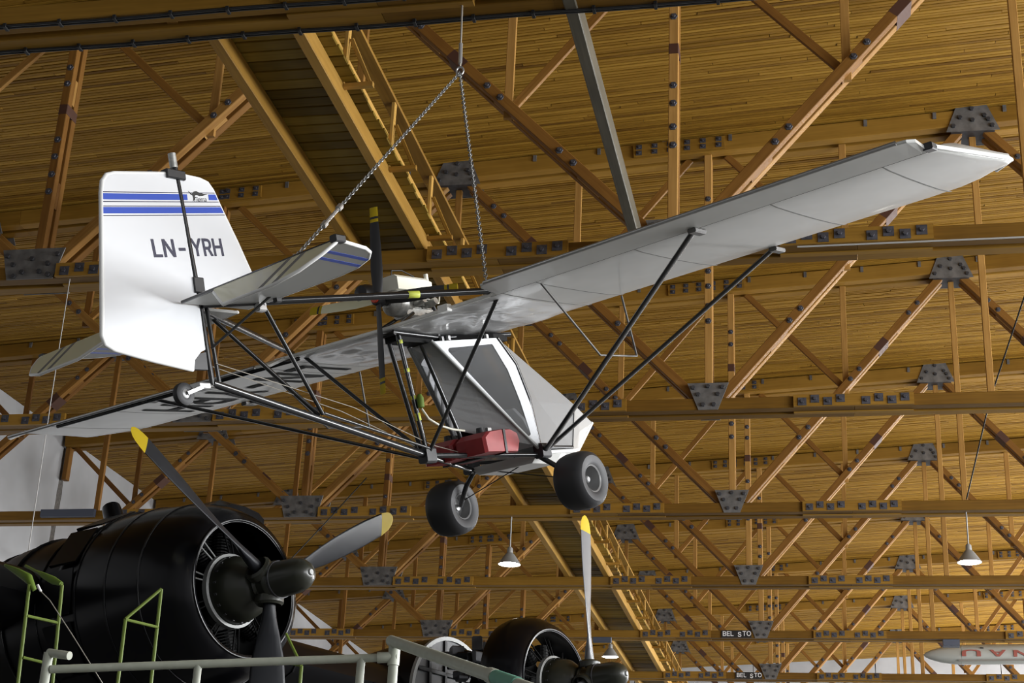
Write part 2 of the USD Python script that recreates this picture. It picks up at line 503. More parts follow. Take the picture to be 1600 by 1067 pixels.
def build_truss():
    t = thing("roof_truss", TR_LABELS[0], "roof truss", (0, D, 0), group=None)
    # chords: two timbers side by side, each in lengths
    for y in (0.10, 0.40):
        cuts = [-17.9, -12.0, -7.5, -2.3, 2.35, 7.3, 12.6, 19.6]
        for a, c in zip(cuts[:-1], cuts[1:]):
            part(t, "bottom_chord", B().beam((a + 0.003, y, 0), (c - 0.003, y, 0), 0.2, 0.2, ch=0.01), "timber_chord")
        cuts = [-17.9, -13.0, -9.5, -0.5, 4.2, 8.6, 13.9, 19.6]
        for a, c in zip(cuts[:-1], cuts[1:]):
            part(t, "top_chord", B().beam((a + .003, y, hz(a) + 0.285), (c - .003, y, hz(c) + 0.285), 0.2, 0.31, ch=0.01), "timber_chord")
    bolts = B()
    # splices of the lower chord
    for a, c in [(-13.3, -11.4), (-8.6, -6.6), (-3.25, -1.35), (1.38, 3.28), (6.3, 8.3), (11.6, 13.6)]:
        s = part(t, "splice_plate", B().beam((a, -0.03, 0), (c, -0.03, 0), 0.06, 0.205, ch=0.004), "timber_chord")
        part(t, "splice_block", B().beam((a, 0.25, -0.02), (c, 0.25, -0.02), 0.095, 0.19, ch=0.004), "timber_chord")
        xs = np.r_[np.linspace(a + 0.14, (a + c) / 2 - 0.2, 4), np.linspace((a + c) / 2 + 0.2, c - 0.14, 4)]
        for i, x in enumerate(xs):
            z = 0.022 if i % 2 else -0.022
            wm = B().box((x, -0.066, z), (0.135, 0.012, 0.135), ch=0.003)
            hexbolt(wm, (x, -0.072, z), 0.032, (0, -1, 0), 0.03)
            part(s, "washer", wm, "washer_steel")
    # splices of the upper chord: a plate with two rows of blocks
    for a, c in [(-9.6, -8.2), (-1.3, 0.3), (7.5, 9.2)]:
        zz = lambda x: hz(x) + 0.285
        s = part(t, "top_splice_plate", B().beam((a, -0.025, zz(a)), (c, -0.025, zz(c)), 0.05, 0.24, ch=0.004), "timber_chord")
        for x in np.r_[np.linspace(a + 0.1, a + 0.65, 3), np.linspace(c - 0.65, c - 0.1, 3)]:
            for dz in (-0.055, 0.06):
                wm = B().box((x, -0.056, zz(x) + dz), (0.1, 0.012, 0.09), ch=0.003); hexbolt(wm, (x, -0.06, zz(x) + dz), 0.026, (0, -1, 0), 0.028)
                part(s, "washer", wm, "washer_steel")
    # purlin clips along the upper chord
    for x in np.arange(-17, 19, 1.16):
        part(t, "clip", B().box((x, -0.012, hz(x) + 0.37), (0.06, 0.03, 0.12), ch=0.004), "gusset_steel")

    def doubled(name, p0, p1, w=0.15, t2=0.135, gap=0.085, yc=0.25, blocks=(0.22, 0.52, 0.8), bl=0.42):
        ax = unit(np.array(p1) - np.array(p0)); L = np.linalg.norm(np.array(p1) - np.array(p0))
        for sgn in (-1, 1):
            yy = yc + sgn * (gap + t2) / 2
            part(t, name, B().beam((p0[0], yy, p0[1]), (p1[0], yy, p1[1]), w, t2, up=(0, 1, 0), ch=0.008), "timber")
        for q in blocks:
            a = np.array(p0) + ax * (q * L - bl / 2); c = a + ax * bl
            part(t, "spacer_block", B().beam((a[0], yc, a[1]), (c[0], yc, c[1]), w * 0.93, gap - 0.004, up=(0, 1, 0), ch=0.003), "timber")
        return ax, L

    def pair(p, ax, yf):
        for d in (-0.14, 0.14):
            q = np.array(p) + ax * d
            hexbolt(bolts, (q[0], yf, q[1]), 0.055, (0, -1, 0), 0.012); hexbolt(bolts, (q[0], yf - 0.01, q[1]), 0.028, (0, -1, 0), 0.03)

    YFACE = 0.25 - 0.0425 - 0.135
    for xt in XT:
        for xb in XB:
            if abs(xt - xb) > 5.2:
                continue
            sg_ = np.sign(xt - xb)
            p0 = np.array((xb + sg_ * 0.22, 0.16)); p1 = np.array((xt - sg_ * 0.22, hz(xt) + 0.06))
            ax, L = doubled("diagonal", p0, p1)
            for q in (0.3, 0.56, 0.86):
                pair(p0 + ax * q * L, ax, YFACE)
            # painted band
            a = p0 + ax * 0.67 * L
            part(t, "painted_band", B().beam((a[0], 0.25, a[1]), (a[0] + ax[0] * 0.3, 0.25, a[1] + ax[1] * 0.3), 0.156, 0.356, up=(0, 1, 0), ch=0.006), "maroon_paint")
            # from the middle: a post up to the upper chord, a thin brace back to the upper chord
            m = p0 + ax * (0.515 * L)
            part(t, "sub_post", B().beam((m[0], 0.25, m[1] - 0.16), (m[0], 0.25, hz(m[0]) + 0.13), 0.12, 0.066, up=(0, 1, 0), ch=0.006), "timber")
            xe = xb + sg_ * 0.32
            part(t, "sub_brace", B().beam((m[0] - sg_ * 0.04, 0.25, m[1] - 0.02), (xe, 0.25, hz(xe) + 0.14), 0.12, 0.066, up=(0, 1, 0), ch=0.006), "timber")
        # hanger from the upper gusset to the lower chord
        part(t, "hanger", B().beam((xt, 0.25, -0.05), (xt, 0.25, hz(xt) + 0.1), 0.11, 0.09, up=(0, 1, 0), ch=0.006), "timber")
    for xb in XB:
        if xb in (-18.0, 18.0):
            if xb < 0:
                part(t, "end_post", B().beam((-17.85, 0.25, hz(-17.85) - 0.75), (-17.85, 0.25, hz(-17.85) + 0.13), 0.13, 0.2, up=(0, 1, 0)), "timber")
            continue
        ax, L = doubled("post", (xb, 0.1), (xb, hz(xb) + 0.14), w=0.13, t2=0.12, gap=0.07, blocks=(0.3, 0.72))
        for q in (0.36, 0.5, 0.8):
            pair((xb, q * L), ax, YFACE + 0.02)
        part(t, "painted_band", B().beam((xb, 0.25, 0.64 * L), (xb, 0.25, 0.64 * L + 0.16), 0.136, 0.316, up=(0, 1, 0)), "maroon_paint")
    # steel gussets, front and rear
    for xb in (-9.0, 0.0, 9.0):
        w0, w1 = (0.70, 0.95) if xb == -9.0 else (0.32, 0.68)
        for y0, y1 in ((-0.022, -0.002), (0.502, 0.522)):
            b = B(); trapezoid_plate(b, xb, -0.105, 0.36, w0, w1, y0, y1)
            g = part(t, "gusset_plate", b, "gusset_steel")
            hb = B()
            yy, nn = (y0, (0, -1, 0)) if y0 < 0 else (y1, (0, 1, 0))
            for x, z in ([(-.3, .28), (0, .3), (.3, .28), (-.2, .16), (.2, .16), (-.1, -.02), (.12, -.02)] if w0 < .5 else [(-.38, .26), (0, .2), (.38, .26), (-.28, .12), (.25, .12), (-.12, .0), (.14, .0), (-.24, -.06), (.28, -.05)]):
                if w0 < .5:
                    x *= 0.8
                hexbolt(hb, (xb + x, yy, z), 0.038, nn, 0.035)
            part(g, "bolts", hb, "dark_steel", kind="stuff")
    for xt in XT:
        h = hz(xt)
        for y0, y1 in ((-0.022, -0.002), (0.502, 0.522)):
            b = B(); trapezoid_plate(b, xt, h, h + 0.62, 0.88, 0.40, y0, y1)
            g = part(t, "gusset_plate", b, "gusset_steel")
            hb = B(); yy, nn = (y0, (0, -1, 0)) if y0 < 0 else (y1, (0, 1, 0))
            for x, z in [(-.14, .52), (.14, .52), (0, .42), (-.2, .26), (.2, .28), (0, .2), (-.32, .1), (.32, .08), (.26, .2)]:
                hexbolt(hb, (xt + x, yy, h + z), 0.04, nn, 0.035)
            part(g, "bolts", hb, "dark_steel", kind="stuff")
        part(t, "base_plate", B().box((xt, 0.25, h + 0.012), (0.72, 0.5, 0.02), ch=0.004), "dark_steel")
    part(t, "bolts", bolts, "washer_steel", kind="stuff")
    return t


truss = build_truss()
for k in range(2, NT + 1):
    copy_of(truss, "roof_truss", TR_LABELS[k - 1], (0, k * D, 0))

# ------------------------------------------------------------------ walkway on the lower chords
wk = thing("walkway", "long timber maintenance walkway with a handrail, laid across the trusses' lower chords", "walkway", (0, 0, 0.1))
YW0, YW1 = 5.2, 62.0
ycuts = [YW0] + [k * D + 0.25 for k in range(2, 11)] + [YW1]
for xw, wd in ((-4.30, 0.13), (-3.36, 0.13)):
    for a, c in zip(ycuts[:-1], ycuts[1:]):
        part(wk, "beam", B().beam((xw, a + .004, 0.11), (xw, c - .004, 0.11), wd, 0.22, ch=0.01), "walkway_timber")
npl = int((YW1 - YW0) / 0.20)
tail_planks = B()
for i in range(npl):
    y = YW0 + i * 0.20
    xe = -3.14 + rng.normal(0, 0.012); xs_ = -4.48 + rng.normal(0, 0.02)
    tgt = B() if i < 290 else tail_planks
    tgt.beam((xs_, y, 0.24 + rng.normal(0, .003)), (xe, y, 0.24 + rng.normal(0, .003)), 0.176, 0.036, ch=0.005)
    if i < 290:
        part(wk, "plank", tgt, "walkway_plank")
xr = -3.30
for i, y in enumerate(np.arange(YW0 + 1.1, YW1, 1.95)):
    part(wk, "rail_post", B().beam((xr, y, 0.2), (xr, y, 1.12), 0.09, 0.05, up=(1, 0, 0)), "walkway_timber")
    part(wk, "rail_brace", B().beam((xr + .05, y, 0.80), (-2.99, y, 0.21), 0.05, 0.04, up=(0, 1, 0)), "walkway_timber")
    part(wk, "cross_bearer", B().beam((-3.29, y, 0.185), (-2.95, y, 0.185), 0.07, 0.06), "walkway_timber")
for a, c in zip(ycuts[:-1], ycuts[1:]):
    part(wk, "handrail", B().beam((xr - 0.05, a + .004, 1.14), (xr - 0.05, c - .004, 1.14), 0.18, 0.045, ch=0.005), "walkway_timber")
    part(wk, "mid_rail", B().beam((xr - 0.045, a + .004, 0.62), (xr - 0.045, c - .004, 0.62), 0.035, 0.09, ch=0.005), "walkway_timber")

b = B().beam((-0.42, 5.9, 0.0), (-0.42, 2 * D + 0.05, 0.0), 0.13, 0.24, ch=0.012)
part("/World", "tie_beam", b, "tie_timber", label="weathered grey tie beam joining the two nearest trusses, left of the top centre", category="beam")

#@@SMALL
# ------------------------------------------------------------------ pendant lamps
def lamp(x, k, label, drop=1.0, first=[None], group=None):
    pos = (x, k * D + (0.15 if drop == 1.0 else 0.36), -0.1)
    if first[0] and drop == 1.0:
        return copy_of(first[0], "pendant_lamp", label, pos, group=group)
    t = thing("pendant_lamp", label, "lamp", pos, group=group)
    zr = -drop
    part(t, "cord", B().tube([(0, 0, 0.0), (0, 0, zr + 0.3)], 0.016, 6), "lamp_metal")
    b = B()
    b.lathe([(0.0, 0.36), (0.04, 0.355), (0.055, 0.33), (0.06, 0.24), (0.10, 0.20), (0.17, 0.10), (0.235, 0.0), (0.228, -0.002), (0.16, 0.095), (0.09, 0.19), (0.0, 0.2)], (0, 0, zr), (0, 0, 1), 28)
    part(t, "shade", b, "lamp_metal", smooth=40)
    b = B(); b.lathe([(0.0, -0.02), (0.12, -0.014), (0.205, -0.001), (0.222, 0.006), (0.0, 0.03)], (0, 0, zr), (0, 0, 1), 24)
    part(t, "bulb", b, "lamp_glow", smooth=50)
    if drop == 1.0 and not first[0]:
        first[0] = t
    return t


lamp(-4.5, 4, "lit bell-shaped pendant lamp just left of the upright pale grey propeller blade")
lamp(4.5, 4, "lit bell-shaped pendant lamp at the right, above the white glider nose")
lamp(-4.12, 6, "lit pendant lamp hanging right beside the farther black engine's propeller hub", drop=0.47)

def small_box(name, label, cat, c, size, material, cable=None):
    part("/World", name, B().box(c, size, ch=0.01), material, label=label, category=cat)


small_box("ballast_box", "dark slate ballast box under the truss, just above the farthest lit lamp", "box", (-4.30, 6 * D + 0.02, -0.17), (0.50, 0.16, 0.14), "box_slate")
small_box("junction_box", "dark blue junction box under the truss, above the white glider nose", "box", (4.93, 6 * D + 0.15, -0.19), (0.42, 0.3, 0.17), "box_slate")
small_box("strip_housing", "long black housing fixed on the lower chord beside the white wall", "box", (-14.25, 4 * D - 0.06, 0.02), (1.25, 0.1, 0.17), "box_slate")

# signs: white letters on black boards screwed to the lower chords
for k, lab, s in ((6, "upper black sign reading BEL S TO in white letters", 1.0), (7, "lower black sign reading BEL S TO in white letters", 1.0)):
    t = thing("sign", lab, "sign", (-0.66, k * D - 0.03, 0.0))
    part(t, "board", B().box((0, 0.015, 0), (0.80, 0.03, 0.20), ch=0.003), "sign_black")
    for txt, x, z in (("BEL", -0.375, -0.055), ("S", 0.03, -0.075), ("TO", 0.155, -0.05)):
        tb = B(); text_on(tb, txt, 0.125, (x, -0.001, z), (1, 0, 0), (0, 0, 1), 0.004, True, 0.98)
        part(t, "lettering", tb, "sign_white")

# cables
def cable(name, label, pts, r, material, cat="cable", sag=0.0, n=24, group=None):
    pts = np.asarray(pts, float)
    if len(pts) == 2 and sag:
        s = np.linspace(0, 1, n)[:, None]
        pts = pts[0] * (1 - s) + pts[1] * s - np.c_[0 * s, 0 * s, 4 * sag * s * (1 - s)]
    return part("/World", name, B().tube(pts, r, 6), material, smooth=True, label=label, category=cat, group=group)


t = thing("power_cable", "black power cables clipped along the underside of the nearest truss", "cable", (0, D, -0.1))
for yy in (0.02, 0.47):
    for dy in (0, 0.035):
        xs = np.linspace(-17.5, 2.0, 60)
        part(t, "cable_run", B().tube(np.c_[xs, yy + dy + 0.006 * np.sin(xs * 2.1), -0.018 - 0.008 * np.cos(xs * 1.3) ** 2], 0.014, 6), "cable_black", smooth=True)
    for x in np.arange(-17, 2, 0.6):
        part(t, "cable_clip", B().box((x, yy + 0.017, -0.02), (0.03, 0.09, 0.05), ch=0.004), "cable_black")
cable("power_cable", "thin pale cable along the lower chord in front of the right wing", [(1.6, 2 * D - 0.012, -0.115), (5.5, 2 * D - 0.012, -0.115), (9.5, 2 * D - 0.012, -0.115)], 0.012, "string_white")
cable("string", "thin white string hanging down in front of the white wall at the left", [(-8.42, 2 * D + 0.05, 0.1), (-8.40, 2 * D + 0.05, -2.0), (-8.36, 2 * D + 0.05, -4.6)], 0.007, "string_white", "string")
cable("lamp_cable", "thin dark cable sloping down at the right edge towards the right lamp", [(5.3, 17.6, 2.2), (4.75, 21.0, 1.0), (4.52, 4 * D + 0.1, 0.15)], 0.014, "cable_black")
cable("guy_wire", "thin dark wire sloping down from a steel gusset to behind the black engine", [(-7.6, 24.1, 0.72), (-8.3, 24.05, -0.15), (-9.1, 24.0, -1.1), (-9.9, 23.9, -2.2)], 0.012, "cable_black", "wire")

#@@ULTRALIGHT
# ------------------------------------------------------------------ the ultralight; coordinates: x forward, s to starboard, z up
UO, UF, US, UU = V(-1.67666, 5.37366, -3.93026), V(0.41573, 0.86567, 0.27891), V(0.89656, -0.44160, 0.03423), V(-0.15280, -0.23583, 0.95971)
UP = -US
UL = thing("ultralight_aircraft", "silver and white high-wing ultralight aircraft with black tube frame, hanging on chains", "aircraft",
           mat4=[float(v) for v in (*UF, 0, *UP, 0, *UU, 0, *UO, 1)])
p3 = lambda x, s, z: V(x, -s, z)
uw = lambda x, s, z: UO + x * UF + s * US + z * UU
DIH = 0.018


def utube(name, pts, r, material="black_tube", n=10, flat=None, parent=UL, label=None):
    return part(parent, name, B().tube([p3(*p) for p in pts], r, n, flat=None if flat is None else p3(*flat)), material, smooth=40, label=label)


SEC = [(0, .016), (0, -.002), (.12, -.012), (.4, -.018), (.75, -.02), (1.05, -.016), (1.25, -.006), (1.325, .012), (1.34, .032), (1.32, .058), (1.24, .09), (1.05, .122), (.8, .135), (.5, .125), (.25, .08)]


def wing_ring(s, xte, xle, zoff=0.0, bulge=0.0):
    k = (xle - xte) / 1.34
    z0 = DIH * abs(s)
    return [p3(xte + x * k, s, z0 + zoff + z * (0.35 + 0.65 * k)) for x, z in SEC]


for sg_, nm in ((1, "right"), (-1, "left")):
    st_ = [(1.16, 0, 1.34), (1.6, 0, 1.345), (2.2, 0, 1.34), (2.97, 0, 1.345), (3.7, 0, 1.34), (4.3, 0, 1.335), (4.55, 0, 1.31), (4.72, 0, 1.24), (4.84, 0, 1.15), (4.93, .42, 1.09), (5.0, .74, 1.03), (5.035, .88, .97)]
    wing = part(UL, "wing_panel", B().loft([wing_ring(sg_ * s, a, c) for s, a, c in st_]), "silver_fabric", smooth=50)
    # seams and leading edge tape
    for s in (1.2, 1.53, 2.45, 3.6, 4.46):
        part(wing, "rib_seam", B().loft([[p3(x, sg_ * s - .006, DIH * s + z - .0012), p3(x, sg_ * s + .006, DIH * s + z - .0012), p3(x, sg_ * s + .008, DIH * s + z), p3(x, sg_ * s - .008, DIH * s + z)]
                                          for x, z in [(0.02, -.003), (.12, -.012), (.4, -.018), (.75, -.02), (1.05, -.016), (1.25, -.006), (1.31, 0.003)]]), "seam_fabric")
    a = 1.17; e = 4.80
    ail = B()
    rings = []
    for s, c in ((a, .20), (a + .04, .26), (a + .12, .285), (2.5, .285), (4.0, .285), (4.66, .285), (4.76, .26), (e, .20)):
        z0 = DIH * s + 0.004
        d = 0.03 if sg_ > 0 else -0.075
        rings.append([p3(-.012, sg_ * s, z0 + .014), p3(-.012, sg_ * s, z0 - .014), p3(-.022 - c * .97, sg_ * s, z0 + d - .012), p3(-.022 - c, sg_ * s, z0 + d - .004), p3(-.022 - c, sg_ * s, z0 + d + .006), p3(-.022 - c * .97, sg_ * s, z0 + d + .012)])
    al = part(UL, "aileron", B().loft(rings), "silver_fabric")
    tr = B().tube([p3(-.022 - .292, sg_ * s, DIH * s + .004 + d) for s in (a + .1, 2.5, 4.0, 4.7)], 0.016, 8)
    part(al, "trailing_edge_tube", tr, "galvanised", smooth=True)
    part(UL, "spar_tube", B().tube([p3(-.006, sg_ * s, DIH * s + .000) for s in (1.1, 3.0, 4.84)], 0.011, 8), "gusset_steel", smooth=True)
    if sg_ < 0:
        part(UL, "torque_tube", B().tube([p3(-.03, sg_ * s, DIH * s - .035) for s in (1.0, 3.0, 4.3)], 0.019, 8), "black_tube", smooth=True)
    if sg_ > 0:
        part(UL, "tip_fitting", B().box(p3(-.03, 4.82, .1), (.09, .07, .05), ch=.006), "black_plastic")
    tipt = B().tube([p3(.0, sg_ * 4.85, DIH * 4.85 + .012), p3(.88, sg_ * 5.04, DIH * 5 + .015), p3(1.0, sg_ * 5.03, DIH * 5 + .02), p3(1.17, sg_ * 4.86, DIH * 4.9 + .02)], .016, 8)
    part(wing, "tip_edge", tipt, "white_edge", smooth=True)

# centre section, its underside crinkled
nx, ns = 26, 44
xs = np.linspace(0.0, 1.34, nx); ss = np.linspace(-1.16, 1.16, ns)
secx = np.array([q[0] for q in SEC[1:9]]); secz = np.array([q[1] for q in SEC[1:9]])
vtop, vbot = [], []
upx = np.array([0, .25, .5, .8, 1.05, 1.24, 1.32, 1.34]); upz = np.array([.016, .08, .125, .135, .122, .09, .058, .032])
for x in xs:
    for s in ss:
        edge = min(1, (1.16 - abs(s)) * 4) * min(1, x * 5) * min(1, (1.34 - x) * 5)
        fan = math.atan2(x - .05, 1.0 - s if s > -.2 else 1.2)
        n_ = (meshkit.fbm(np.array([[fan * 9, math.hypot(x, 1 - s) * 1.2, 3.0]]), 3, 5)[0] - .5) * .055 + (meshkit.fbm(np.array([[x * 3, s * 9, 1.0]]), 3, 8)[0] - .5) * .02
        vbot.append(p3(x, s, DIH * abs(s) + np.interp(x, secx, secz) + n_ * edge - .01 * edge)); vtop.append(p3(x, s, DIH * abs(s) + np.interp(x, upx, upz)))
v = np.array(vbot + vtop); f = []
N_ = nx * ns
for i in range(nx - 1):
    for j in range(ns - 1):
        a, c, d, e = i * ns + j, i * ns + j + 1, (i + 1) * ns + j + 1, (i + 1) * ns + j
        f += [(a, c, d), (a, d, e), (N_ + a, N_ + d, N_ + c), (N_ + a, N_ + e, N_ + d)]
rim = [j for j in range(ns)] + [i * ns + ns - 1 for i in range(1, nx)] + [(nx - 1) * ns + j for j in range(ns - 2, -1, -1)] + [i * ns for i in range(nx - 2, 0, -1)]
for a, c in zip(rim, rim[1:] + rim[:1]):
    f += [(a, N_ + a, N_ + c), (a, N_ + c, c)]
part(UL, "wing_centre_section", B().add(v, f), "crinkled_fabric", smooth=60, label="crinkled shiny silver wing centre section")
utube("centre_trailing_tube", [(-.012, -1.3, .03), (-.012, 0, .012), (-.012, 1.3, .03)], .017, "white_edge")

# lettering under the left wing
tb = B(); W0 = meshkit.text_mesh("LN-YRH", 0.62, 1.0, True).vertices[:, 0].max()
text_on(tb, "LN-YRH", 0.62, p3(0.36, -1.25, -0.0), (0, 1, 0.018), (1, 0, 0), 0.004, True, 2.25 / W0)
v_, f_ = tb.arrays()
v_[:, 2] = np.interp(v_[:, 0], secx, secz) + DIH * np.abs(v_[:, 1]) - .001 - (v_[:, 2] < (v_[:, 1] * .018 - .002)) * .004
part(UL, "registration_lettering", (v_, f_), "black_letter")

# booms and frame
AFT = (.287, 0, -1.064)
for s in (1, -1):
    utube("upper_boom", [(.02, s * 1.12, .06), (-2.10, s * .035, .05)], .027)
    utube("wing_strut", [(1.41, s * .40, -1.12), (0.02, s * 2.97, .045)], .021, flat=(1, 0, 0))
    utube("wing_strut", [(1.43, s * .41, -1.10), (1.33, s * 2.97, .055)], .021, flat=(1, 0, 0))
    for xf in (.0, 1.30):
        part(UL, "strut_fitting", B().box(p3(xf + .02, s * 2.99, .03), (.16, .07, .035), ch=.008), "gusset_steel")
    utube("jury_strut", [(.80, s * 1.52, -.52), (.09, s * 1.53, .02)], .009, "gusset_steel")
    utube("jury_strut", [(1.38, s * 1.52, -.50), (1.33, s * 1.50, .03)], .009, "gusset_steel")
    utube("jury_strut", [(.80, s * 1.52, -.52), (1.38, s * 1.52, -.50)], .008, "gusset_steel")
    utube("frame_tube", [(.12, s * 1.08, .03), (AFT[0], s * .02, AFT[2] + .02)], .017)
    utube("frame_tube", [(-1.72, s * .26, .04), (-.953, s * .02, -.735)], .017)
    utube("frame_tube", [AFT, (1.40, s * .39, -1.13)], .022)
    utube("frame_tube", [(.05, s * .06, -.02), (AFT[0] - .03, s * .025, AFT[2])], .021)
    utube("frame_tube", [(-.02, s * .07, -.035), (.55, s * .10, -.055), (1.24, s * .36, -.045)], .02)
    utube("frame_tube", [(1.0, s * .385, -.10), (1.20, s * .395, -.32), (1.315, s * .40, -.62), (1.37, s * .40, -1.08)], .019)
    utube("door_tube", [(.40, s * .125, -.095), (1.345, s * .40, -1.075)], .016, "case_grey", label="grey diagonal tube")
    utube("tail_strut", [(-1.78, s * .42, .05), (-2.05, s * .02, -.27)], .010)
for x, w_ in ((-.02, .09), (.55, .11), (1.24, .36)):
    utube("frame_tube", [(x, -w_, -.045), (x, w_, -.045)], .018)
utube("frame_tube", [(.36, 0, -.03), (.41, 0, -.09), (.765, 0, -.87), (.80, 0, -1.08)], .019)
utube("frame_tube", [(1.40, -.39, -1.13), (1.40, .39, -1.13)], .024)
utube("frame_tube", [(.85, -.2, -1.10), (.85, .2, -1.10)], .018)
utube("lower_boom", [AFT, (-2.06, 0, -.525)], .029)
utube("frame_tube", [(-.95, 0.03, -.73), (AFT[0], .05, AFT[2] + .05)], .012)
utube("tail_post", [(-2.178, 0, 1.13), (-2.10, 0, .20), (-2.06, 0, -.54)], .021)
utube("tail_post", [(-2.03, 0, .06), (-1.99, 0, -.53)], .016)
part(UL, "post_cap", B().tube([p3(-2.183, 0, 1.09), p3(-2.19, 0, 1.20)], .03, 10), "engine_alloy", smooth=40)
part(UL, "hinge_block", B().box(p3(-2.2, 0, 1.03), (.17, .08, .07), ch=.008), "black_plastic")
part(UL, "hinge_block", B().box(p3(-2.1, 0, .2), (.09, .07, .12), ch=.008), "black_plastic")
for x, s, z in ((1.40, .40, -1.10), (1.40, -.40, -1.10), (AFT[0], 0, AFT[2])):
    part(UL, "node_fitting", B().box(p3(x, s, z), (.13, .1, .13), ch=.015), "black_plastic")
part(UL, "brace_fitting", B().box(p3(-1.72, .24, .015), (.07, .06, .08), ch=.01), "galvanised")
part(UL, "white_clip", B().box(p3(-.05, .66, .02), (.06, .10, .06), ch=.005), "white_edge")
for s, x, z in ((1, -.21, .058),):
    pass
k = .27
bm = lambda q: (.02 + (-2.12) * q, 1.12 + (-1.085) * q, .06 - .01 * q)
part(UL, "tape_band", B().tube([p3(*bm(.275)), p3(*bm(.315))], .0285, 10), "lime_tape", smooth=True)
ms = lambda q: (.05 + .207 * q, .06 - .035 * q, -.02 - 1.044 * q)
for q, w in ((.07, .03), (.30, .03), (.52, .03), (.66, .06)):
    part(UL, "tape_band", B().tube([p3(*ms(q)), p3(*ms(q + w))], .0235, 10), "lime_tape", smooth=True)
utube("throttle_cable", [(ms(.0)[0] - .03, .08, -.1), (ms(.4)[0] - .035, .07, -.45), (ms(.7)[0] - .03, .06, -.78), (ms(.95)[0] - .03, .05, -1.0)], .008, "cable_black")
part(UL, "valve", B().lathe([(0, -.06), (.028, -.05), (.03, .03), (.015, .06), (0, .065)], p3(.185, .09, -.62), (0, 0, 1), 10), "green_cloth", smooth=40)
utube("fuel_hose", [(.20, .08, -.68), (.25, .1, -.77), (.36, .12, -.83), (.5, .14, -.865), (.66, .14, -.875)], .010, "hose_clear")
for s in (.02, -.05):
    utube("control_wire", [(-2.02, s, -.38), (-.6, s * 2, -.68), (.32, s * 2, -.98), (.9, s * 3, -1.09)], .0035, "wire_steel", 5)

# cabin
def side(x, z, off=0.0):
    """the cabin's side: pointed at the rear, full width at the door's front"""
    w = np.interp(x, (.40, .55, .98, 1.2, 1.4), (.0 + .005, .135, .375, .392, .392))
    return w + off


for s in (1, -1):
    S = lambda x, z, off=0.0: p3(x, s * side(x, z, off), z)
    # silver vinyl behind the door tube: from the rear edge to the tube
    rearl = [V(.40, .004, -.085) * (1 - q) + V(.765, .004, -.85) * q for q in np.linspace(0, 1, 8)]
    tubel = [V(.42, .118, -.105) * (1 - q) + V(1.30, .385, -1.045) * q for q in np.linspace(0, 1, 8)]
    rings = [[p3(a[0], s * a[1], a[2]), p3(c[0], s * c[1], c[2]), p3(c[0], s * (c[1] - .006), c[2]), p3(a[0], s * (a[1] - .006), a[2])] for a, c in zip(rearl, tubel)]
    part(UL, "side_panel", B().loft(rings), "hazy_vinyl", label="hazy silver vinyl side panel below the diagonal tube")
    # door: a flat frame hung between the tube's top and the front post
    d0, d1 = V(.42, .118, -.10), V(.985, .378, -.098)
    dz = V(1.345, .397, -1.075)
    U_ = unit(d1 - d0); N_d = unit(np.cross(U_, dz - d0)); V_ = np.cross(N_d, U_)
    loc = lambda a: ((V(*a) - d0) @ U_, (V(*a) - d0) @ V_)
    fr = sg.Polygon([loc(d0), loc(d1), loc((1.165, .392, -.335)), loc((1.30, .396, -.70)), loc((1.36, .397, -1.04)), loc(dz)])
    win = sg.Polygon([loc((.53, .165, -.165)), loc((.945, .36, -.15)), loc((1.08, .385, -.38)), loc((1.185, .39, -.66)), loc((1.275, .395, -.97)), loc((1.245, .385, -.97))]).buffer(-.02).buffer(.02)
    m3 = lambda v: v * V(1, -s, 1)
    def onto(poly, t0, t1):
        b = B().prism(poly, (0, 0, 0), (1, 0, 0), (0, 1, 0), t0, t1)
        v, f = b.arrays(); w = np.array([m3(d0 + q[0] * U_ + q[1] * V_ - q[2] * N_d * np.sign(N_d[1]) * -1) for q in v])
        return B().add(w, f)
    d = part(UL, "door", onto(fr.difference(win), .004, .014), "white_fabric", label="white door surround")
    part(d, "door_window", onto(win, .006, .009), "clear_vinyl")
    # front quarter: clear panel, then the silver nose
    G1, G2 = (2.12, .335, -.655), (1.98, .335, -1.065)
    pt = lambda a: p3(a[0], s * a[1], a[2])
    front = [(1.02, .385, -.11), G1, G2, (1.38, .39, -1.09), (1.315, .395, -.64), (1.20, .39, -.34)]
    part(UL, "front_panel", B().sheet([pt(a) for a in front]), "hazy_vinyl", label="clear front side panel")
    T1, T2 = (2.64, .17, -.785), (2.30, .19, -1.05)
    part(UL, "nose_panel", B().sheet([pt(G1), pt(T1), pt(T2), pt(G2)]), "cabin_fabric", label="silver fabric nose panel")
    utube("seam_strip", [(G1[0], s * .337, G1[2]), (G2[0], s * .337, G2[2])], .008, "black_plastic")
    utube("seam_strip", [(1.40, s * .392, -1.065), (G2[0], s * .338, G2[2] + .01)], .016, "black_plastic")
    # white welts at the nose edge
    utube("edge_welt", [T1[:1] + (s * .17, -.785), T2[:1] + (s * .19, -1.05), (1.98, s * .335, -1.085), (1.42, s * .39, -1.11)], .016, "white_edge")
T1, T2 = (2.64, .17, -.785), (2.30, .19, -1.05)
part(UL, "nose_panel", B().sheet([p3(T1[0], -.17, T1[2]), p3(T1[0], .17, T1[2]), p3(T2[0], .19, T2[2]), p3(T2[0], -.19, T2[2])]), "cabin_fabric")
for a, c in (((1.02, .385, -.11), (2.12, .335, -.655)), ((2.12, .335, -.655), (2.64, .17, -.785))):
    part(UL, "windscreen", B().sheet([p3(*a), p3(*c), p3(c[0], -c[1], c[2]), p3(a[0], -a[1], a[2])]), "silver_fabric" if a[0] > 2 else "hazy_vinyl")
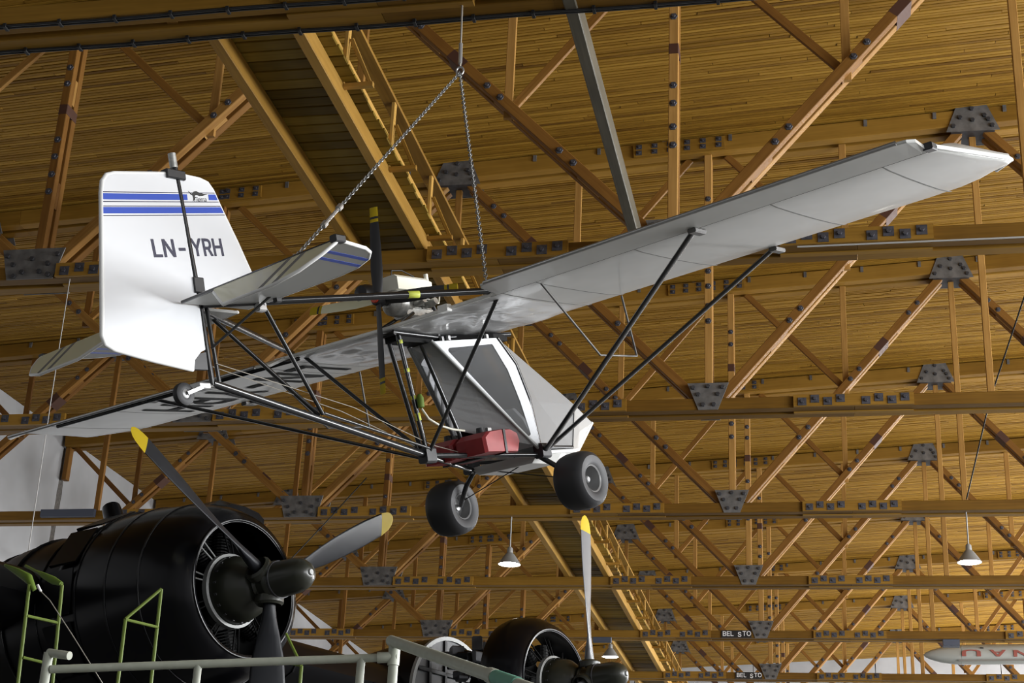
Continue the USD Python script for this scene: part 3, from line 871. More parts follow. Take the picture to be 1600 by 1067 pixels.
part(UL, "belly_panel", B().loft([[p3(1.36, s, z) for s, z in ((-.38, -1.11), (.38, -1.11), (.3, -1.19), (-.3, -1.19))],
                                  [p3(1.75, s, z) for s, z in ((-.37, -1.10), (.37, -1.10), (.28, -1.20), (-.28, -1.20))],
                                  [p3(2.28, s, z) for s, z in ((-.19, -1.06), (.19, -1.06), (.14, -1.10), (-.14, -1.10))]]), "silver_fabric")
part(UL, "cabin_roof_box", B().prism([(.02, .06), (.55, .09), (1.0, .35), (1.2, .35), (1.2, -.35), (1.0, -.35), (.55, -.09), (.02, -.06)], (0, 0, 0), (1, 0, 0), (0, 1, 0), -.105, -.05), "inner_black")
for dx, dz, ds in ((.55, -.055, .13), (.60, -.05, .16), (.92, -.06, .33)):
    part(UL, "roof_fitting", B().box(p3(dx, ds, dz - .02), (.03, .03, .05), ch=.006), "galvanised")
# seat, and a white rounded panel ahead of it
sb = B().loft([[p3(x, s, z) for s in (-.16, .16) for z in ((z0, z0 + .05) if s < 0 else (z0 + .05, z0))] for x, z0 in ((.84, -.38), (.88, -.62), (.95, -.82), (1.05, -.87), (1.35, -.84))])
part(UL, "seat", sb, "black_plastic", smooth=30, label="black seat")
ip = sg.Polygon([(-.20, -.22), (.2, -.22), (.16, 0), (.1, .1), (-.1, .1), (-.16, 0)]).buffer(.03)
part(UL, "white_panel", B().prism(ip, p3(1.50, 0, -.78), p3(0, 1, 0), p3(-.32, 0, .95), -.02, .02), "panel_white", label="white rounded panel inside the cabin")  # white plate set across the cabin, tilted back
part(UL, "control_stick", B().tube([p3(1.05, 0, -1.05), p3(1.1, 0, -.75), p3(1.07, 0, -.62)], .013, 8), "black_plastic", smooth=True)

# two red fuel cans in the frame behind the seat
for sc, tx0, tk_ in ((.19, .22, .70), (-.17, .22, .70)):
    prof = sg.Polygon([(.42, -1.105), (.40, -.97), (.52, -.915), (.78, -.895), (.98, -.89), (1.13, -.925), (1.165, -1.0), (1.10, -1.10)])
    cb = B(); rings = []
    for s, k in ((-.165, .90), (-.14, .98), (0, 1.0), (.14, .98), (.165, .90)):
        c0 = np.array(prof.centroid.coords[0]); rings.append([p3(1.165 - (1.165 - (c0[0] + (x - c0[0]) * k)) * tk_, sc + s, c0[1] + (z - c0[1]) * k) for x, z in list(prof.exterior.coords)[:-1]])
    tk = part(UL, "fuel_tank", cb.loft(rings), "red_plastic", smooth=25, label="red plastic fuel can")
    part(tk, "strap", B().loft([[p3(x0 + w, sc + s, z) for s, z in ((-.172, -1.11), (-.172, -.90), (.172, -.90), (.172, -1.11))] for x0, w in ((.80 + tx0 * .5, 0), (.80 + tx0 * .5, .03))]), "black_plastic")
    part(tk, "cap", B().lathe([(0, .05), (.035, .045), (.04, 0), (0, 0)], p3(.60 + tx0, sc, -.905), (0, 0, 1), 14), "black_plastic", smooth=40)
    part(tk, "valve", B().box(p3(.72 + tx0 * .8, sc + .03, -.88), (.05, .03, .04), ch=.006), "galvanised")

# undercarriage
for s in (1, -1):
    utube("gear_leg", [(1.38, s * .34, -1.12), (1.42, s * .50, -1.25), (1.44, s * .62, -1.42)], .024)
    utube("gear_wire", [(1.40, -s * .3, -1.14), (1.44, s * .60, -1.38)], .005, "cable_black", 5)
    wpos = p3(1.44, s * .72, -1.425)
    ax = p3(0, s, 0)
    w = part(UL, "main_wheel", B().lathe([(.118, -.13), (.15, -.150), (.20, -.152), (.235, -.125), (.250, -.07), (.253, 0), (.250, .07), (.235, .125), (.20, .152), (.15, .150), (.118, .13), (.118, -.13)], wpos, ax, 40), "tire_rubber", smooth=40, label="black balloon tyre")
    part(w, "rim", B().lathe([(.0, .085), (.022, .085), (.030, .075), (.032, .01), (.085, .0), (.103, .03), (.110, .125), (.122, .134), (.118, .11), (.1, .0), (.1, -.02), (.122, -.134), (.110, -.125), (.100, -.03), (.085, -.02), (.03, -.025), (.03, -.075), (0, -.08)], wpos, ax, 32), "rim_alloy", smooth=35)
    nut = B()
    for q in range(3):
        nut.box(wpos + ax * .012 + .06 * V(math.cos(q * 2.09 + .5), 0, math.sin(q * 2.09 + .5)), (.02, .02, .02), ch=.003)
    part(w, "lug_nuts", nut, "dark_steel")
tw = part(UL, "tail_wheel", B().lathe([(.035, -.03), (.06, -.034), (.082, -.022), (.086, 0), (.082, .022), (.06, .034), (.035, .03), (.035, -.03)], p3(-2.35, 0, -.615), p3(0, 1, 0), 24), "tire_rubber", smooth=40)
part(tw, "rim", B().lathe([(0, .03), (.03, .03), (.045, .02), (.045, -.02), (.03, -.03), (0, -.03)], p3(-2.35, 0, -.615), p3(0, 1, 0), 16), "rim_alloy", smooth=35)
for s in (.045, -.045):
    part(UL, "tail_fork", B().beam(p3(-2.35, s, -.615), p3(-2.20, s, -.565), .03, .008, up=p3(0, 1, 0)), "galvanised")
part(UL, "tail_fork", B().box(p3(-2.18, 0, -.555), (.10, .10, .05), ch=.01), "galvanised")
utube("tail_spring", [(-2.2, 0, -.55), (-2.05, 0, -.545), (-1.9, 0, -.56)], .014, "gusset_steel")

# fin and rudder
fin_poly = sg.Polygon([(-2.163, 1.043), (-1.945, 1.037), (-1.87, 1.018), (-1.825, .965), (-1.76, .823), (-1.635, .575), (-1.537, .359), (-1.47, .20), (-1.50, .10), (-2.075, .10), (-2.102, .233), (-2.131, .692)])
rud_poly = sg.Polygon([(-2.197, 1.042), (-2.76, .962), (-2.83, .94), (-2.872, .89), (-2.892, .807), (-2.949, .339), (-3.02, -.23), (-3.0, -.288), (-2.93, -.32), (-2.591, -.38), (-2.235, -.43), (-2.215, -.36), (-2.15, -.30), (-2.105, -.28), (-2.108, 0), (-2.133, .2), (-2.165, .713)])
fin = part(UL, "fin", B().prism(fin_poly, (0, 0, 0), (1, 0, 0), (0, 0, 1), -.014, .014), "white_fabric", label="white fin with blue stripes")
rud = part(UL, "rudder", B().prism(rud_poly, (0, 0, 0), (1, 0, 0), (0, 0, 1), -.016, .016), "white_fabric", label="white rudder with blue stripes")
edge = [(x, 0, z) for x, z in list(rud_poly.exterior.coords)[:11]]
part(rud, "edge_tube", B().tube([p3(*e) for e in edge], .0185, 8), "white_edge", smooth=60)
part(fin, "edge_tube", B().tube([p3(x, 0, z) for x, z in list(fin_poly.exterior.coords)[:8]], .0165, 8), "white_edge", smooth=60)
part(UL, "rudder_fairing", B().prism(sg.Point(-2.10, -.43).buffer(.13).intersection(sg.box(-2.23, -.43, -2.10, -.2)), (0, 0, 0), (1, 0, 0), (0, 0, 1), -.015, .015), "black_plastic")
sl = .129
for poly, owner, xr_, tt in ((rud_poly, rud, -2.236, .0165), (fin_poly, fin, -1.9, .0145)):
    for z0, h, m_ in ((.793, .044, "blue_tape"), (.694, .046, "blue_tape"), (.807, .006, "navy_letter"), (.737, .006, "navy_letter"), (.704, .006, "navy_letter"), (.635, .006, "navy_letter")):
        band = sg.Polygon([(-3.2, z0 - (3.2 - 2.892) * sl), (-1.3, z0 + (2.892 - 1.3) * sl), (-1.3, z0 + (2.892 - 1.3) * sl - h), (-3.2, z0 - (3.2 - 2.892) * sl - h)]).intersection(poly.buffer(-.001))
        if owner == fin:
            band = band.difference(sg.box(-2.17, 0, -2.155, 2))
        if owner == fin and m_ == "blue_tape" and z0 > .75:
            band = band.difference(sg.box(-2.10, .5, -1.885, 1.2))
        for sgn in (1, -1):
            bb = B()
            for g in getattr(band, "geoms", [band]):
                if g.area > 1e-6:
                    bb.prism(g, p3(0, sgn * tt, 0), (1, 0, 0), (0, 0, 1), -.0012, .0012)
            part(owner, "stripe", bb, m_)
# registration on both sides
du, dv = unit(p3(1, 0, .109)), unit(p3(-.109, 0, 1))
for txt, owner, x, z, tt in (("LN-", rud, -2.506, .374, .0165), ("YRH", fin, -2.118, .423, .0145)):
    tb = B(); m_ = meshkit.text_mesh(txt, .128, 1.0); W0 = m_.vertices[:, 0].max()
    ws = ((.325 if owner == rud else .315) / W0)
    text_on(tb, txt, .128, p3(x, tt, z), du, dv, .002, True, ws)
    part(owner, "lettering", tb, "navy_letter")
    tb = B(); text_on(tb, txt, .128, p3(x + (.32 if owner == rud else .31), -tt, z + .035), -du, dv, .002, False, ws)
    part(owner, "lettering", tb, "navy_letter")
# maker's mark: a long-winged bird over slanted letters
bird = sg.Polygon([(-2.085, .922), (-2.05, .905), (-2.03, .925), (-2.005, .932), (-1.975, .925), (-1.93, .92), (-1.89, .926), (-1.94, .905), (-1.975, .898), (-2.0, .902), (-2.02, .898), (-2.03, .865), (-2.048, .845), (-2.04, .87), (-2.045, .892), (-2.065, .9)])
part(fin, "emblem", B().prism(bird, p3(0, .0145, 0), (1, 0, 0), (0, 0, 1), -.001, .0016), "black_letter")
tb = B(); text_on(tb, "Tierra", .034, p3(-2.045, .0145, .847), unit(p3(1, 0, .12)), unit(p3(.15, 0, 1)), .0016, False, 1.05)
part(fin, "lettering", tb, "black_letter")

# tailplane: fixed stabiliser, drooping elevator
for s in (1, -1):
    hx = lambda y: -2.303 - .088 * s * y
    yaw = lambda x, y: x + .3 * 0 + (-.088 * s * y) * (1.0)
    outer = [(1.0, .08), (1.0, .08)]
    stab_pl = [(yaw(x, y), y) for x, y in ((-1.66, .06), (-1.62, 1.05), (-1.65, 1.25), (-1.74, 1.45), (-1.84, 1.56), (-1.95, 1.62))] + [(hx(1.69), 1.69), (hx(.06), .06)]
    stb = part(UL, "stabiliser", B().prism(sg.Polygon([(x, -s * y) for x, y in stab_pl]), (0, 0, .05), (1, 0, 0), (0, 1, 0), -.011, .011), "stab_fabric")
    part(stb, "edge_tube", B().tube([p3(x, s * y, .05) for x, y in stab_pl[:7]], .0135, 8), "white_edge", smooth=60)
    for y0 in (1.27, 1.40):
        pol = sg.Polygon([(-3, -s * (y0 + .05 + .08)), (-3, -s * (y0 + .05 + .125)), (-1.6, -s * (y0 + .03)), (-1.6, -s * (y0 - .015))]).intersection(sg.Polygon([(x, -s * y) for x, y in stab_pl]).buffer(-.002))
        part(stb, "stripe", B().prism(pol, (0, 0, .0385), (1, 0, 0), (0, 1, 0), -.001, .001), "blue_tape")
    dr = math.radians(39)
    O_ = p3(hx(.06) - .015, s * .3, .05)
    hv = unit(p3(hx(1.69) - hx(.06), s * 1.63, 0))
    down = unit(np.array([-math.cos(dr), 0, -math.sin(dr)])); down = unit(down - hv * (down @ hv))
    el = [(.12, .0), (1.40, 0), (1.41, .05), (1.36, .16), (1.24, .29), (1.04, .36), (.52, .36), (.16, .06)]
    if s > 0:
        elp = sg.Polygon(el); U_, V_ = hv, down
    else:
        elp = sg.Polygon(el); U_, V_ = hv, down
    ev = part(UL, "elevator", B().prism(elp, O_, U_, V_, -.010, .010), "olive_baked_light", label="drooping elevator, warm roof reflection painted in as olive")  # warm bounce from the roof boards is painted into its colour
    part(ev, "edge_tube", B().tube([O_ + U_ * a + V_ * c for a, c in el[1:8]], .013, 8), "white_edge", smooth=60)
    for y0 in (.93, 1.07):
        band = sg.Polygon([(y0, -.1), (y0 + .05, -.1), (y0 - .02, .6), (y0 - .07, .6)]).intersection(elp.buffer(-.002))
        for nn in (-.0105, .0105):
            part(ev, "stripe", B().prism(band, O_ + np.cross(U_, V_) * nn, U_, V_, -.001, .001), "seam_fabric" if nn * s < 0 else "blue_tape")
    part(UL, "hinge_tube", B().tube([p3(hx(.05), s * .05, .05), p3(hx(1.72), s * 1.72, .05)], .013, 8), "black_tube", smooth=True)
    part(UL, "tip_fitting", B().box(p3(hx(1.71), s * 1.70, .05), (.09, .06, .05), ch=.008), "black_plastic")
    part(UL, "tip_fitting", B().box(p3(-1.70, s * .40, .035), (.05, .04, .06), ch=.008), "black_plastic")

# engine and its propeller, above the wing's centre
eng = part(UL, "engine", B().lathe([(0, -.02), (.05, -.02), (.075, .0), (.115, .05), (.12, .14), (.10, .17), (.10, .22), (.0, .22)], p3(.06, 0, .245), p3(1, 0, 0), 20), "engine_alloy", smooth=35, label="small grey two-cylinder engine")
for cx in (.33, .47):
    cyl = B()
    for q in range(7):
        cyl.box(p3(cx, 0, .20 + .022 * q), (.115 - .004 * (q % 2), .17, .010), ch=.003)
    cyl.lathe([(0, 0), (.05, 0), (.05, .2), (0, .2)], p3(cx, 0, .17), (0, 0, 1), 14)
    part(eng, "cylinder", cyl, "engine_alloy")
part(eng, "crankcase", B().box(p3(.38, 0, .165), (.36, .15, .10), ch=.02), "engine_alloy")
part(eng, "carburettor", B().lathe([(0, 0), (.03, 0), (.035, .05), (.03, .1), (0, .1)], p3(.30, .10, .225), p3(0, 1, .2), 12), "engine_alloy", smooth=35)
part(eng, "carburettor", B().lathe([(0, 0), (.03, 0), (.035, .05), (.03, .1), (0, .1)], p3(.46, .10, .225), p3(0, 1, .2), 12), "engine_alloy", smooth=35)
part(eng, "exhaust_pipe", B().tube([p3(.5, .02, .2), p3(.58, .05, .28), p3(.60, .06, .20), p3(.62, 0, .12)], .022, 10), "dark_steel", smooth=True)
part(eng, "bracket", B().box(p3(.34, .13, .31), (.07, .012, .09), ch=.004), "case_grey")
ab = part(eng, "airbox", B().loft([[p3(x, s, z) for s, z in ((-.10, .345), (-.10, .45), (-.07, .475), (.07, .475), (.10, .45), (.10, .345))] for x in (.10, .12, .50, .53)]), "airbox_white", smooth=25, label="cream white air filter box")
part(eng, "reserve_bottle", B().lathe([(0, 0), (.04, 0), (.043, .08), (.02, .1), (.02, .16), (0, .16)], p3(.585, .03, .37), (0, 0, 1), 14), "airbox_white", smooth=35)
part(eng, "hose", B().tube([p3(.15, 0, .475), p3(.16, 0, .53), p3(.3, 0, .545), p3(.42, .02, .5), p3(.45, .03, .47)], .006, 6), "cable_black", smooth=True)
part(eng, "hose", B().tube([p3(.56, .06, .25), p3(.66, .07, .27), p3(.72, .05, .36), p3(.68, .03, .40)], .008, 6), "hose_clear", smooth=True)
part(eng, "silencer", B().lathe([(0, -.02), (.07, 0), (.085, .06), (.085, .16), (.06, .2), (0, .22)], p3(-.02, -.22, .37), p3(1, 0, 0), 18), "black_plastic", smooth=35)
for s in (.12, -.12):
    utube("engine_mount", [(.02, s, .02), (.28, s * .6, .15)], .016)
    utube("engine_mount", [(.72, s, .12), (.45, s * .6, .15)], .016)
HUB = V(-.055, 0, .262)
pax = unit(p3(1, 0, -.13))
hub = part(UL, "propeller_hub", B().lathe([(0, -.045), (.05, -.045), (.06, -.03), (.06, .03), (.035, .04), (.035, .12), (0, .12)], p3(*HUB), pax, 20), "prop_black", smooth=35)
part(hub, "hub_plate", B().lathe([(0, -.062), (.04, -.062), (.042, -.045), (0, -.045)], p3(*HUB), pax, 16), "red_paint", smooth=35, label="red centre plate")
up_ = unit(p3(.134, 0, 1)); lat = p3(0, 1, 0)


def ublade(direction, length, off, lit, paint="prop_black"):
    rings, tips_, bands = [], [], []
    d = unit(direction); side = np.cross(pax, d)
    def ring(r, ch, th, ang):
        c = p3(*HUB) + pax * off + d * r
        a = math.cos(ang) * side + math.sin(ang) * pax; n = np.cross(d, a)
        return [c + a * ch / 2, c + a * ch * .25 + n * th / 2, c - a * ch * .25 + n * th / 2, c - a * ch / 2, c - a * ch * .25 - n * th / 2, c + a * ch * .25 - n * th / 2]
    prof = [(.03, .075, .035, .5), (.10, .085, .03, .55), (.25, .105, .024, .45), (.45, .10, .018, .34), (.62, .088, .013, .27), (.685, .08, .011, .25)]
    bl = part(hub, "blade", B().loft([ring(*p) for p in prof]), paint, smooth=40, label=None if paint == "prop_black" else "blade with the light on its face painted in as pale olive")
    sc = length / .82
    for a, c, m_ in ((.685, .715, "yellow_paint"), (.715, .735, "prop_black"), (.735, .82, "yellow_paint")):
        part(hub, "blade_tip", B().loft([ring(a, .08, .012, .25), ring(c, .075, .011, .23)]), m_, smooth=40)


ublade(up_, .82, -.01, 0); ublade(-up_, .82, -.01, 0)
lat2 = unit(lat * 1.0 - up_ * .125)
ublade(lat2, .82, .03, 0); ublade(-lat2, .82, .03, 0, "olive_baked_light")  # last blade coloured paler to stand for light on its face

# ------------------------------------------------------------------ chains that carry it
RING = V(-1.455, 6.33, -.86)
SL = thing("chain_sling", "steel chain sling, two chains from one ring below the nearest truss, carrying the ultralight", "chain", RING)


def chain(a, c, link=.055, r=.0055, turnbuckle=False):
    a, c = np.asarray(a, float) - RING, np.asarray(c, float) - RING
    L = np.linalg.norm(c - a); d = (c - a) / L
    e1 = unit(np.cross(d, (0, 1, 0))); e2 = np.cross(d, e1)
    n = int(L / (link * .72)); b = B()
    for i in range(n):
        o = a + d * (L * (i + .5) / n); u = e1 if i % 2 else e2
        q = np.arange(8) * 2 * math.pi / 8
        pts = [o + d * (math.cos(x) * link * .5) + u * (math.sin(x) * link * .27) for x in q]
        b.tube(pts + pts[:2], r, 4, caps=False)
    t = part(SL, "chain", b, "chain_steel", label="chain slanting down to the tail, with bright shackles" if turnbuckle else "chain hanging almost straight down to the wing root")
    if turnbuckle:
        for fr in (.70, .90):
            o = a + d * L * (fr - .04)
            part(t, "shackle", B().tube([o, o + d * .30], .016, 8), "galvanised", smooth=40)
            for q in (0, .30):
                part(t, "eye_bolt", B().box(o + d * q, (.06, .045, .045), R=np.array([d, e1, e2]), ch=.008), "galvanised")


chain(RING, uw(-1.70, .22, .09), turnbuckle=True)
chain(RING, uw(.03, 1.05, .09))
part(SL, "wire", B().tube([V(0, 0, .08), V(-.015, -.03, .80)], .010, 6), "wire_steel", smooth=True)
q = np.arange(13) * 2 * math.pi / 12
part(SL, "ring", B().tube([V(.035 * math.cos(x), 0, .02 + .045 * math.sin(x)) for x in q], .010, 6, caps=False), "galvanised", smooth=True)
part(SL, "clamp", B().tube([V(-.003, 0, .10), V(-.006, -.01, .32)], .02, 8), "galvanised", smooth=40)

#@@BOAT
# ------------------------------------------------------------------ the black twin-engined flying boat
BF, BS_, BU = V(0.90293174, -0.42314881, 0.07522868), V(-0.42435129, -0.90549764, 0.0), V(-0.06811939, 0.03192339, 0.99716631)
BO = V(-2.70125, 5.96664, -5.91958)
FB = thing("propeller_aircraft", "glossy black twin-engined propeller aircraft at the lower left, seen from below", "aircraft",
           mat4=[float(v) for v in (*BF, 0, *(-BS_), 0, *BU, 0, *BO, 1)])
RP = 1.83
SP = 4.822                                     # the second engine lies this far to port (+y here)
NA = V(1, 0, 0)


def nacelle(y0, full):
    O = V(0, y0, 0)
    # cowling: lip, outside and inside skin
    if full:
        prof = [(.60, -.30), (.59, -.285), (.565, -.29), (.575, -.33), (.66, -.55), (.70, -.9), (.70, -1.75), (.80, -1.78), (.835, -1.75), (.86, -1.45), (.845, -1.05), (.80, -.70), (.735, -.46), (.665, -.335), (.60, -.30)]
    else:
        prof = [(.62, -.44), (.61, -.425), (.585, -.43), (.595, -.47), (.66, -.62), (.70, -.88), (.725, -.90), (.765, -.89), (.785, -.80), (.78, -.72), (.745, -.58), (.675, -.475), (.62, -.44)]
    lip = [(r + (0 if full else .02), x - (0 if full else .14)) for r, x in [(.597, -.302), (.594, -.284), (.580, -.281), (.568, -.290), (.575, -.305), (.597, -.302)]]
    cw = part(FB, "cowling", B().lathe(prof, O, NA, 64), "cowl_black", smooth=40, label="black engine cowling")
    part(cw, "cowl_lip", B().lathe(lip, O, NA, 64), "cowl_black", smooth=60)
    if full:
        for x, r in ((-.72, .806), (-1.08, .850), (-1.44, .864)):
            part(cw, "seam", B().lathe([(r - .01, x - .012), (r + .003, x - .010), (r + .003, x + .010), (r - .01, x + .012), (r - .01, x - .012)], O, NA, 64), "aircraft_black", smooth=30)
        for q in range(12):
            a = q / 12 * 2 * math.pi; rr = .862
            c = O + V(-1.60, rr * math.cos(a), rr * math.sin(a)); tng = V(0, -math.sin(a), math.cos(a))
            part(cw, "cowl_flap", B().loft([[c + V(.13, 0, 0) - tng * .20 , c + V(.13, 0, 0) + tng * .20, c + V(.13, 0, 0) + tng * .20 + V(0, .012 * math.cos(a), .012 * math.sin(a)), c + V(.13, 0, 0) - tng * .20 + V(0, .012 * math.cos(a), .012 * math.sin(a))],
                                            [c + V(-.2, 0, 0) - tng * .20, c + V(-.2, 0, 0) + tng * .20, c + V(-.2, .0, .0) + tng * .2 + V(0, .03 * math.cos(a), .03 * math.sin(a)), c + V(-.2, 0, 0) - tng * .2 + V(0, .03 * math.cos(a), .03 * math.sin(a))]]), "aircraft_black")
    # engine inside: crankcase nose, bright ring, nine cylinders, pushrods
    en = part(FB, "radial_engine", B().lathe([(0, -.10), (.12, -.10), (.17, -.14), (.25, -.24), (.285, -.36), (.29, -.50), (.2, -.55), (0, -.55)], O, NA, 40), "case_olive", smooth=45, label="dark radial engine")
    part(en, "case_ring", B().lathe([(.293, -.42), (.318, -.425), (.322, -.47), (.29, -.48), (.293, -.42)], O, NA, 48), "case_grey", smooth=30, label="pale grey crankcase ring")
    for q in range(18):
        a = q / 18 * 2 * math.pi
        c = V(0, math.cos(a), math.sin(a))
        part(en, "ring_bolt", B().lathe([(0, .03), (.016, .03), (.018, 0), (0, 0)], O + V(-.41, 0, 0) + c * .272 + V(.03, 0, 0), NA, 6), "dark_steel")
    for q in range(9):
        a = (q + .25) / 9 * 2 * math.pi; c = V(0, math.cos(a), math.sin(a))
        cy = B()
        for k in range(9):
            cy.lathe([(0, 0), (.075 + .006 * (k % 2), .004), (.075 + .006 * (k % 2), .018), (0, .022)], O + V(-.62, 0, 0) + c * (.30 + (.026 if full else .017) * k), c, 14)
        part(en, "cylinder", cy, "inner_black")
        for dq in (-.07, .07):
            c2 = V(0, math.cos(a + dq), math.sin(a + dq))
            part(en, "pushrod", B().tube([O + V(-.47, 0, 0) + c2 * .31, O + V(-.55, 0, 0) + c2 * .53], .008, 6), "case_grey" if q in (3, 4) and full else "inner_black", smooth=True)
    if full:
        part(en, "baffle", B().lathe([(0, -.70), (.66, -.70), (.66, -.74), (0, -.74)], O, NA, 40), "inner_black")
    # hub and blades
    hb = part(FB, "propeller_hub", B().lathe([(0, .455), (.03, .455), (.05, .45), (.09, .43), (.125, .38), (.145, .30), (.15, .20), (.15, .10), (.165, .08), (.165, .05), (.13, .03), (.13, -.05), (.15, -.07), (.11, -.12), (0, -.12)], O, NA, 36), "case_olive", smooth=40)
    part(hb, "nose_plug", B().lathe([(0, .47), (.022, .47), (.028, .46), (.030, .45), (0, .45)], O, NA, 16), "case_grey", smooth=30)
    for x in (.085, .115):
        part(hb, "hub_ring", B().lathe([(.15, x - .008), (.158, x - .006), (.158, x + .006), (.15, x + .008), (.15, x - .008)], O, NA, 36), "dark_steel", smooth=30)
    return hb, O


def pblade(hb, O, phi, pitch0=-0.95, light=False):
    d = V(0, -math.sin(phi), math.cos(phi)); side = np.cross(NA, d)
    P = [(.10, .10, .10, 0), (.22, .105, .105, 0), (.32, .13, .085, 0), (.46, .19, .06, 0), (.65, .265, .042, 1), (.85, .295, .034, 1), (1.1, .295, .027, 1), (1.35, .275, .020, 1), (1.64, .225, .0135, 1)]
    def ring(r, ch, th, lead):
        ang = pitch0 + .42 * max(0, (r - .3)) / 1.5 * 1.4
        a = math.cos(ang) * side + math.sin(ang) * NA * -1; n = np.cross(d, a)
        q = np.arange(12) * 2 * math.pi / 12
        c = O + d * r
        return [c + a * (math.cos(x) * ch / 2) + n * (math.sin(x) * th / 2 * (1 if th > .07 else (1.0 if math.sin(x) > 0 else .45))) for x in q]
    bl = part(hb, "blade", B().loft([ring(*p) for p in P]), "blade_grey_light" if light else "blade_grey", smooth=45)
    T = [(1.64, .226, .014, 1), (1.70, .20, .012, 1), (1.76, .165, .010, 1), (1.80, .12, .008, 1), (RP, .04, .005, 1)]
    part(hb, "blade_tip", B().loft([ring(*p) for p in T]), "yellow_paint", smooth=45, label="yellow blade tip")
    part(hb, "blade_collar", B().lathe([(.115, .0), (.12, .01), (.12, .06), (.10, .08), (.10, 0), (.115, 0)], O + d * .12, d, 20), "case_olive", smooth=35)
    # stencilled numbers
    ang = pitch0 + .42 * (.8 - .3) / 1.5 * 1.4
    a = math.cos(ang) * side - math.sin(ang) * NA
    n = np.cross(d, a)
    return bl, d, a, n


hb1, O1 = nacelle(0.0, True)
for i in range(3):
    bl, d, a, n = pblade(hb1, O1, 1.0702 + i * 2 * math.pi / 3)
hb2, O2 = nacelle(SP, False)
for i in range(3):
    pblade(hb2, O2, -.0156 + i * 2 * math.pi / 3, -.60, light=True)

# nacelle bodies
def body_ring(x, y0, zc, ry, rz, n=40):
    q = np.arange(n) * 2 * math.pi / n
    return [V(x, y0 + ry * math.cos(t), zc + rz * math.sin(t)) for t in q]


nb = part(FB, "nacelle", B().loft([body_ring(*r) for r in ((-1.70, 0, 0, .72, .72), (-1.72, 0, .01, .80, .79), (-2.2, 0, .015, .82, .80), (-2.7, 0, .02, .80, .80), (-3.2, 0, .0, .74, .76), (-3.8, 0, -.04, .6, .62), (-4.6, 0, -.1, .38, .40), (-5.6, 0, -.15, .06, .08))]), "aircraft_black", smooth=50, label="black engine nacelle")
for x, r in ((-2.0, .818), (-2.45, .83), (-2.95, .79)):
    part(nb, "seam", B().loft([body_ring(x - .008, 0, .018, r - .006, r - .016), body_ring(x, 0, .018, r + .004, r - .006), body_ring(x + .008, 0, .018, r - .006, r - .016)]), "cowl_black", smooth=60)
st = part(FB, "exhaust_stub", B().lathe([(.088, 0), (.09, .26), (.085, .33), (.07, .335), (.07, .05), (.088, 0)], V(-1.86, -.10, .76), V(-.45, .05, .85), 24), "aircraft_black", smooth=40)
part(FB, "intake_scoop", B().loft([[V(x, .27 + w * c, z0 + h * s_) for c, s_ in ((-1, -1), (-1, .4), (-.7, .85), (0, 1), (.7, .85), (1, .4), (1, -1))] for x, w, h, z0 in ((-.62, .24, .10, .76), (-.75, .27, .13, .79), (-1.2, .27, .14, .81), (-1.6, .2, .09, .80))]), "cowl_black", smooth=40)
part(FB, "oil_cooler", B().lathe([(0, .16), (.08, .14), (.12, .06), (.12, -.2), (0, -.3)], V(-.75, .88, .10), NA, 20), "aircraft_black", smooth=40)
# stripped second engine: accessory clutter, bearer tubes, firewall
acc = part(FB, "accessory_gear", B().lathe([(0, -.80), (.34, -.80), (.36, -.95), (.34, -1.1), (.30, -1.4), (.16, -1.5), (0, -1.5)], O2, NA, 28), "inner_black", smooth=30, label="exposed dark engine accessories")
for k in range(90):
    a = rng.uniform(0, 2 * math.pi); r = rng.uniform(.36, .68); x = rng.uniform(-1.5, -.93)
    if x < -1.2:
        r *= .92
    c = O2 + V(x, r * math.cos(a), r * math.sin(a))
    sz = rng.uniform(.05, .17, 3)
    th = rng.uniform(0, 3); R = np.array([[math.cos(th), math.sin(th), 0], [-math.sin(th), math.cos(th), 0], [0, 0, 1]])
    if k % 3:
        part(acc, "accessory", B().box(c, sz, R, ch=.015), ("inner_black", "dark_steel", "cowl_black")[k % 3])
    else:
        e = O2 + V(np.clip(x + rng.normal(0, .2), -1.5, -.9), (r * .9) * math.cos(a + .5), (r * .9) * math.sin(a + .5)); part(acc, "pipe", B().tube([c, (c + e) / 2 + rng.normal(0, .03, 3), e], rng.uniform(.012, .03), 7), "dark_steel" if k % 2 else "inner_black", smooth=True)
for a in (.9, 2.2, 3.6, 5.2):
    c = V(0, math.cos(a), math.sin(a))
    part(FB, "engine_bearer", B().tube([O2 + V(-.9, 0, 0) + c * .45, O2 + V(-1.86, 0, 0) + c * .62], .024, 8), "dark_steel", smooth=True)
fw = part(FB, "firewall", B().lathe([(0, -1.85), (.71, -1.85), (.72, -1.87), (0, -1.88)], O2, NA, 48), "firewall_white", label="whitish firewall with black ribs")
for yy in (-.42, -.14, .16, .44):
    h = math.sqrt(.70 ** 2 - yy ** 2)
    part(fw, "rib", B().beam(O2 + V(-1.84, yy, -h), O2 + V(-1.84, yy, h), .05, .025, up=(1, 0, 0)), "aircraft_black")
part(fw, "rib", B().beam(O2 + V(-1.84, -.62, .30), O2 + V(-1.84, .62, .30), .05, .025, up=(1, 0, 0)), "aircraft_black")
part(fw, "rim", B().lathe([(.70, -1.83), (.745, -1.83), (.75, -1.87), (.70, -1.88), (.70, -1.83)], O2, NA, 56), "case_grey", smooth=30, label="bright metal rim")
part(FB, "nacelle", B().loft([body_ring(*r) for r in ((-1.885, SP, 0, .74, .74), (-2.4, SP, .0, .78, .76), (-3.0, SP, -.01, .74, .72), (-3.8, SP, -.05, .58, .58), (-4.6, SP, -.1, .36, .38), (-5.6, SP, -.15, .06, .08))]), "aircraft_black", smooth=50, label="black engine nacelle")
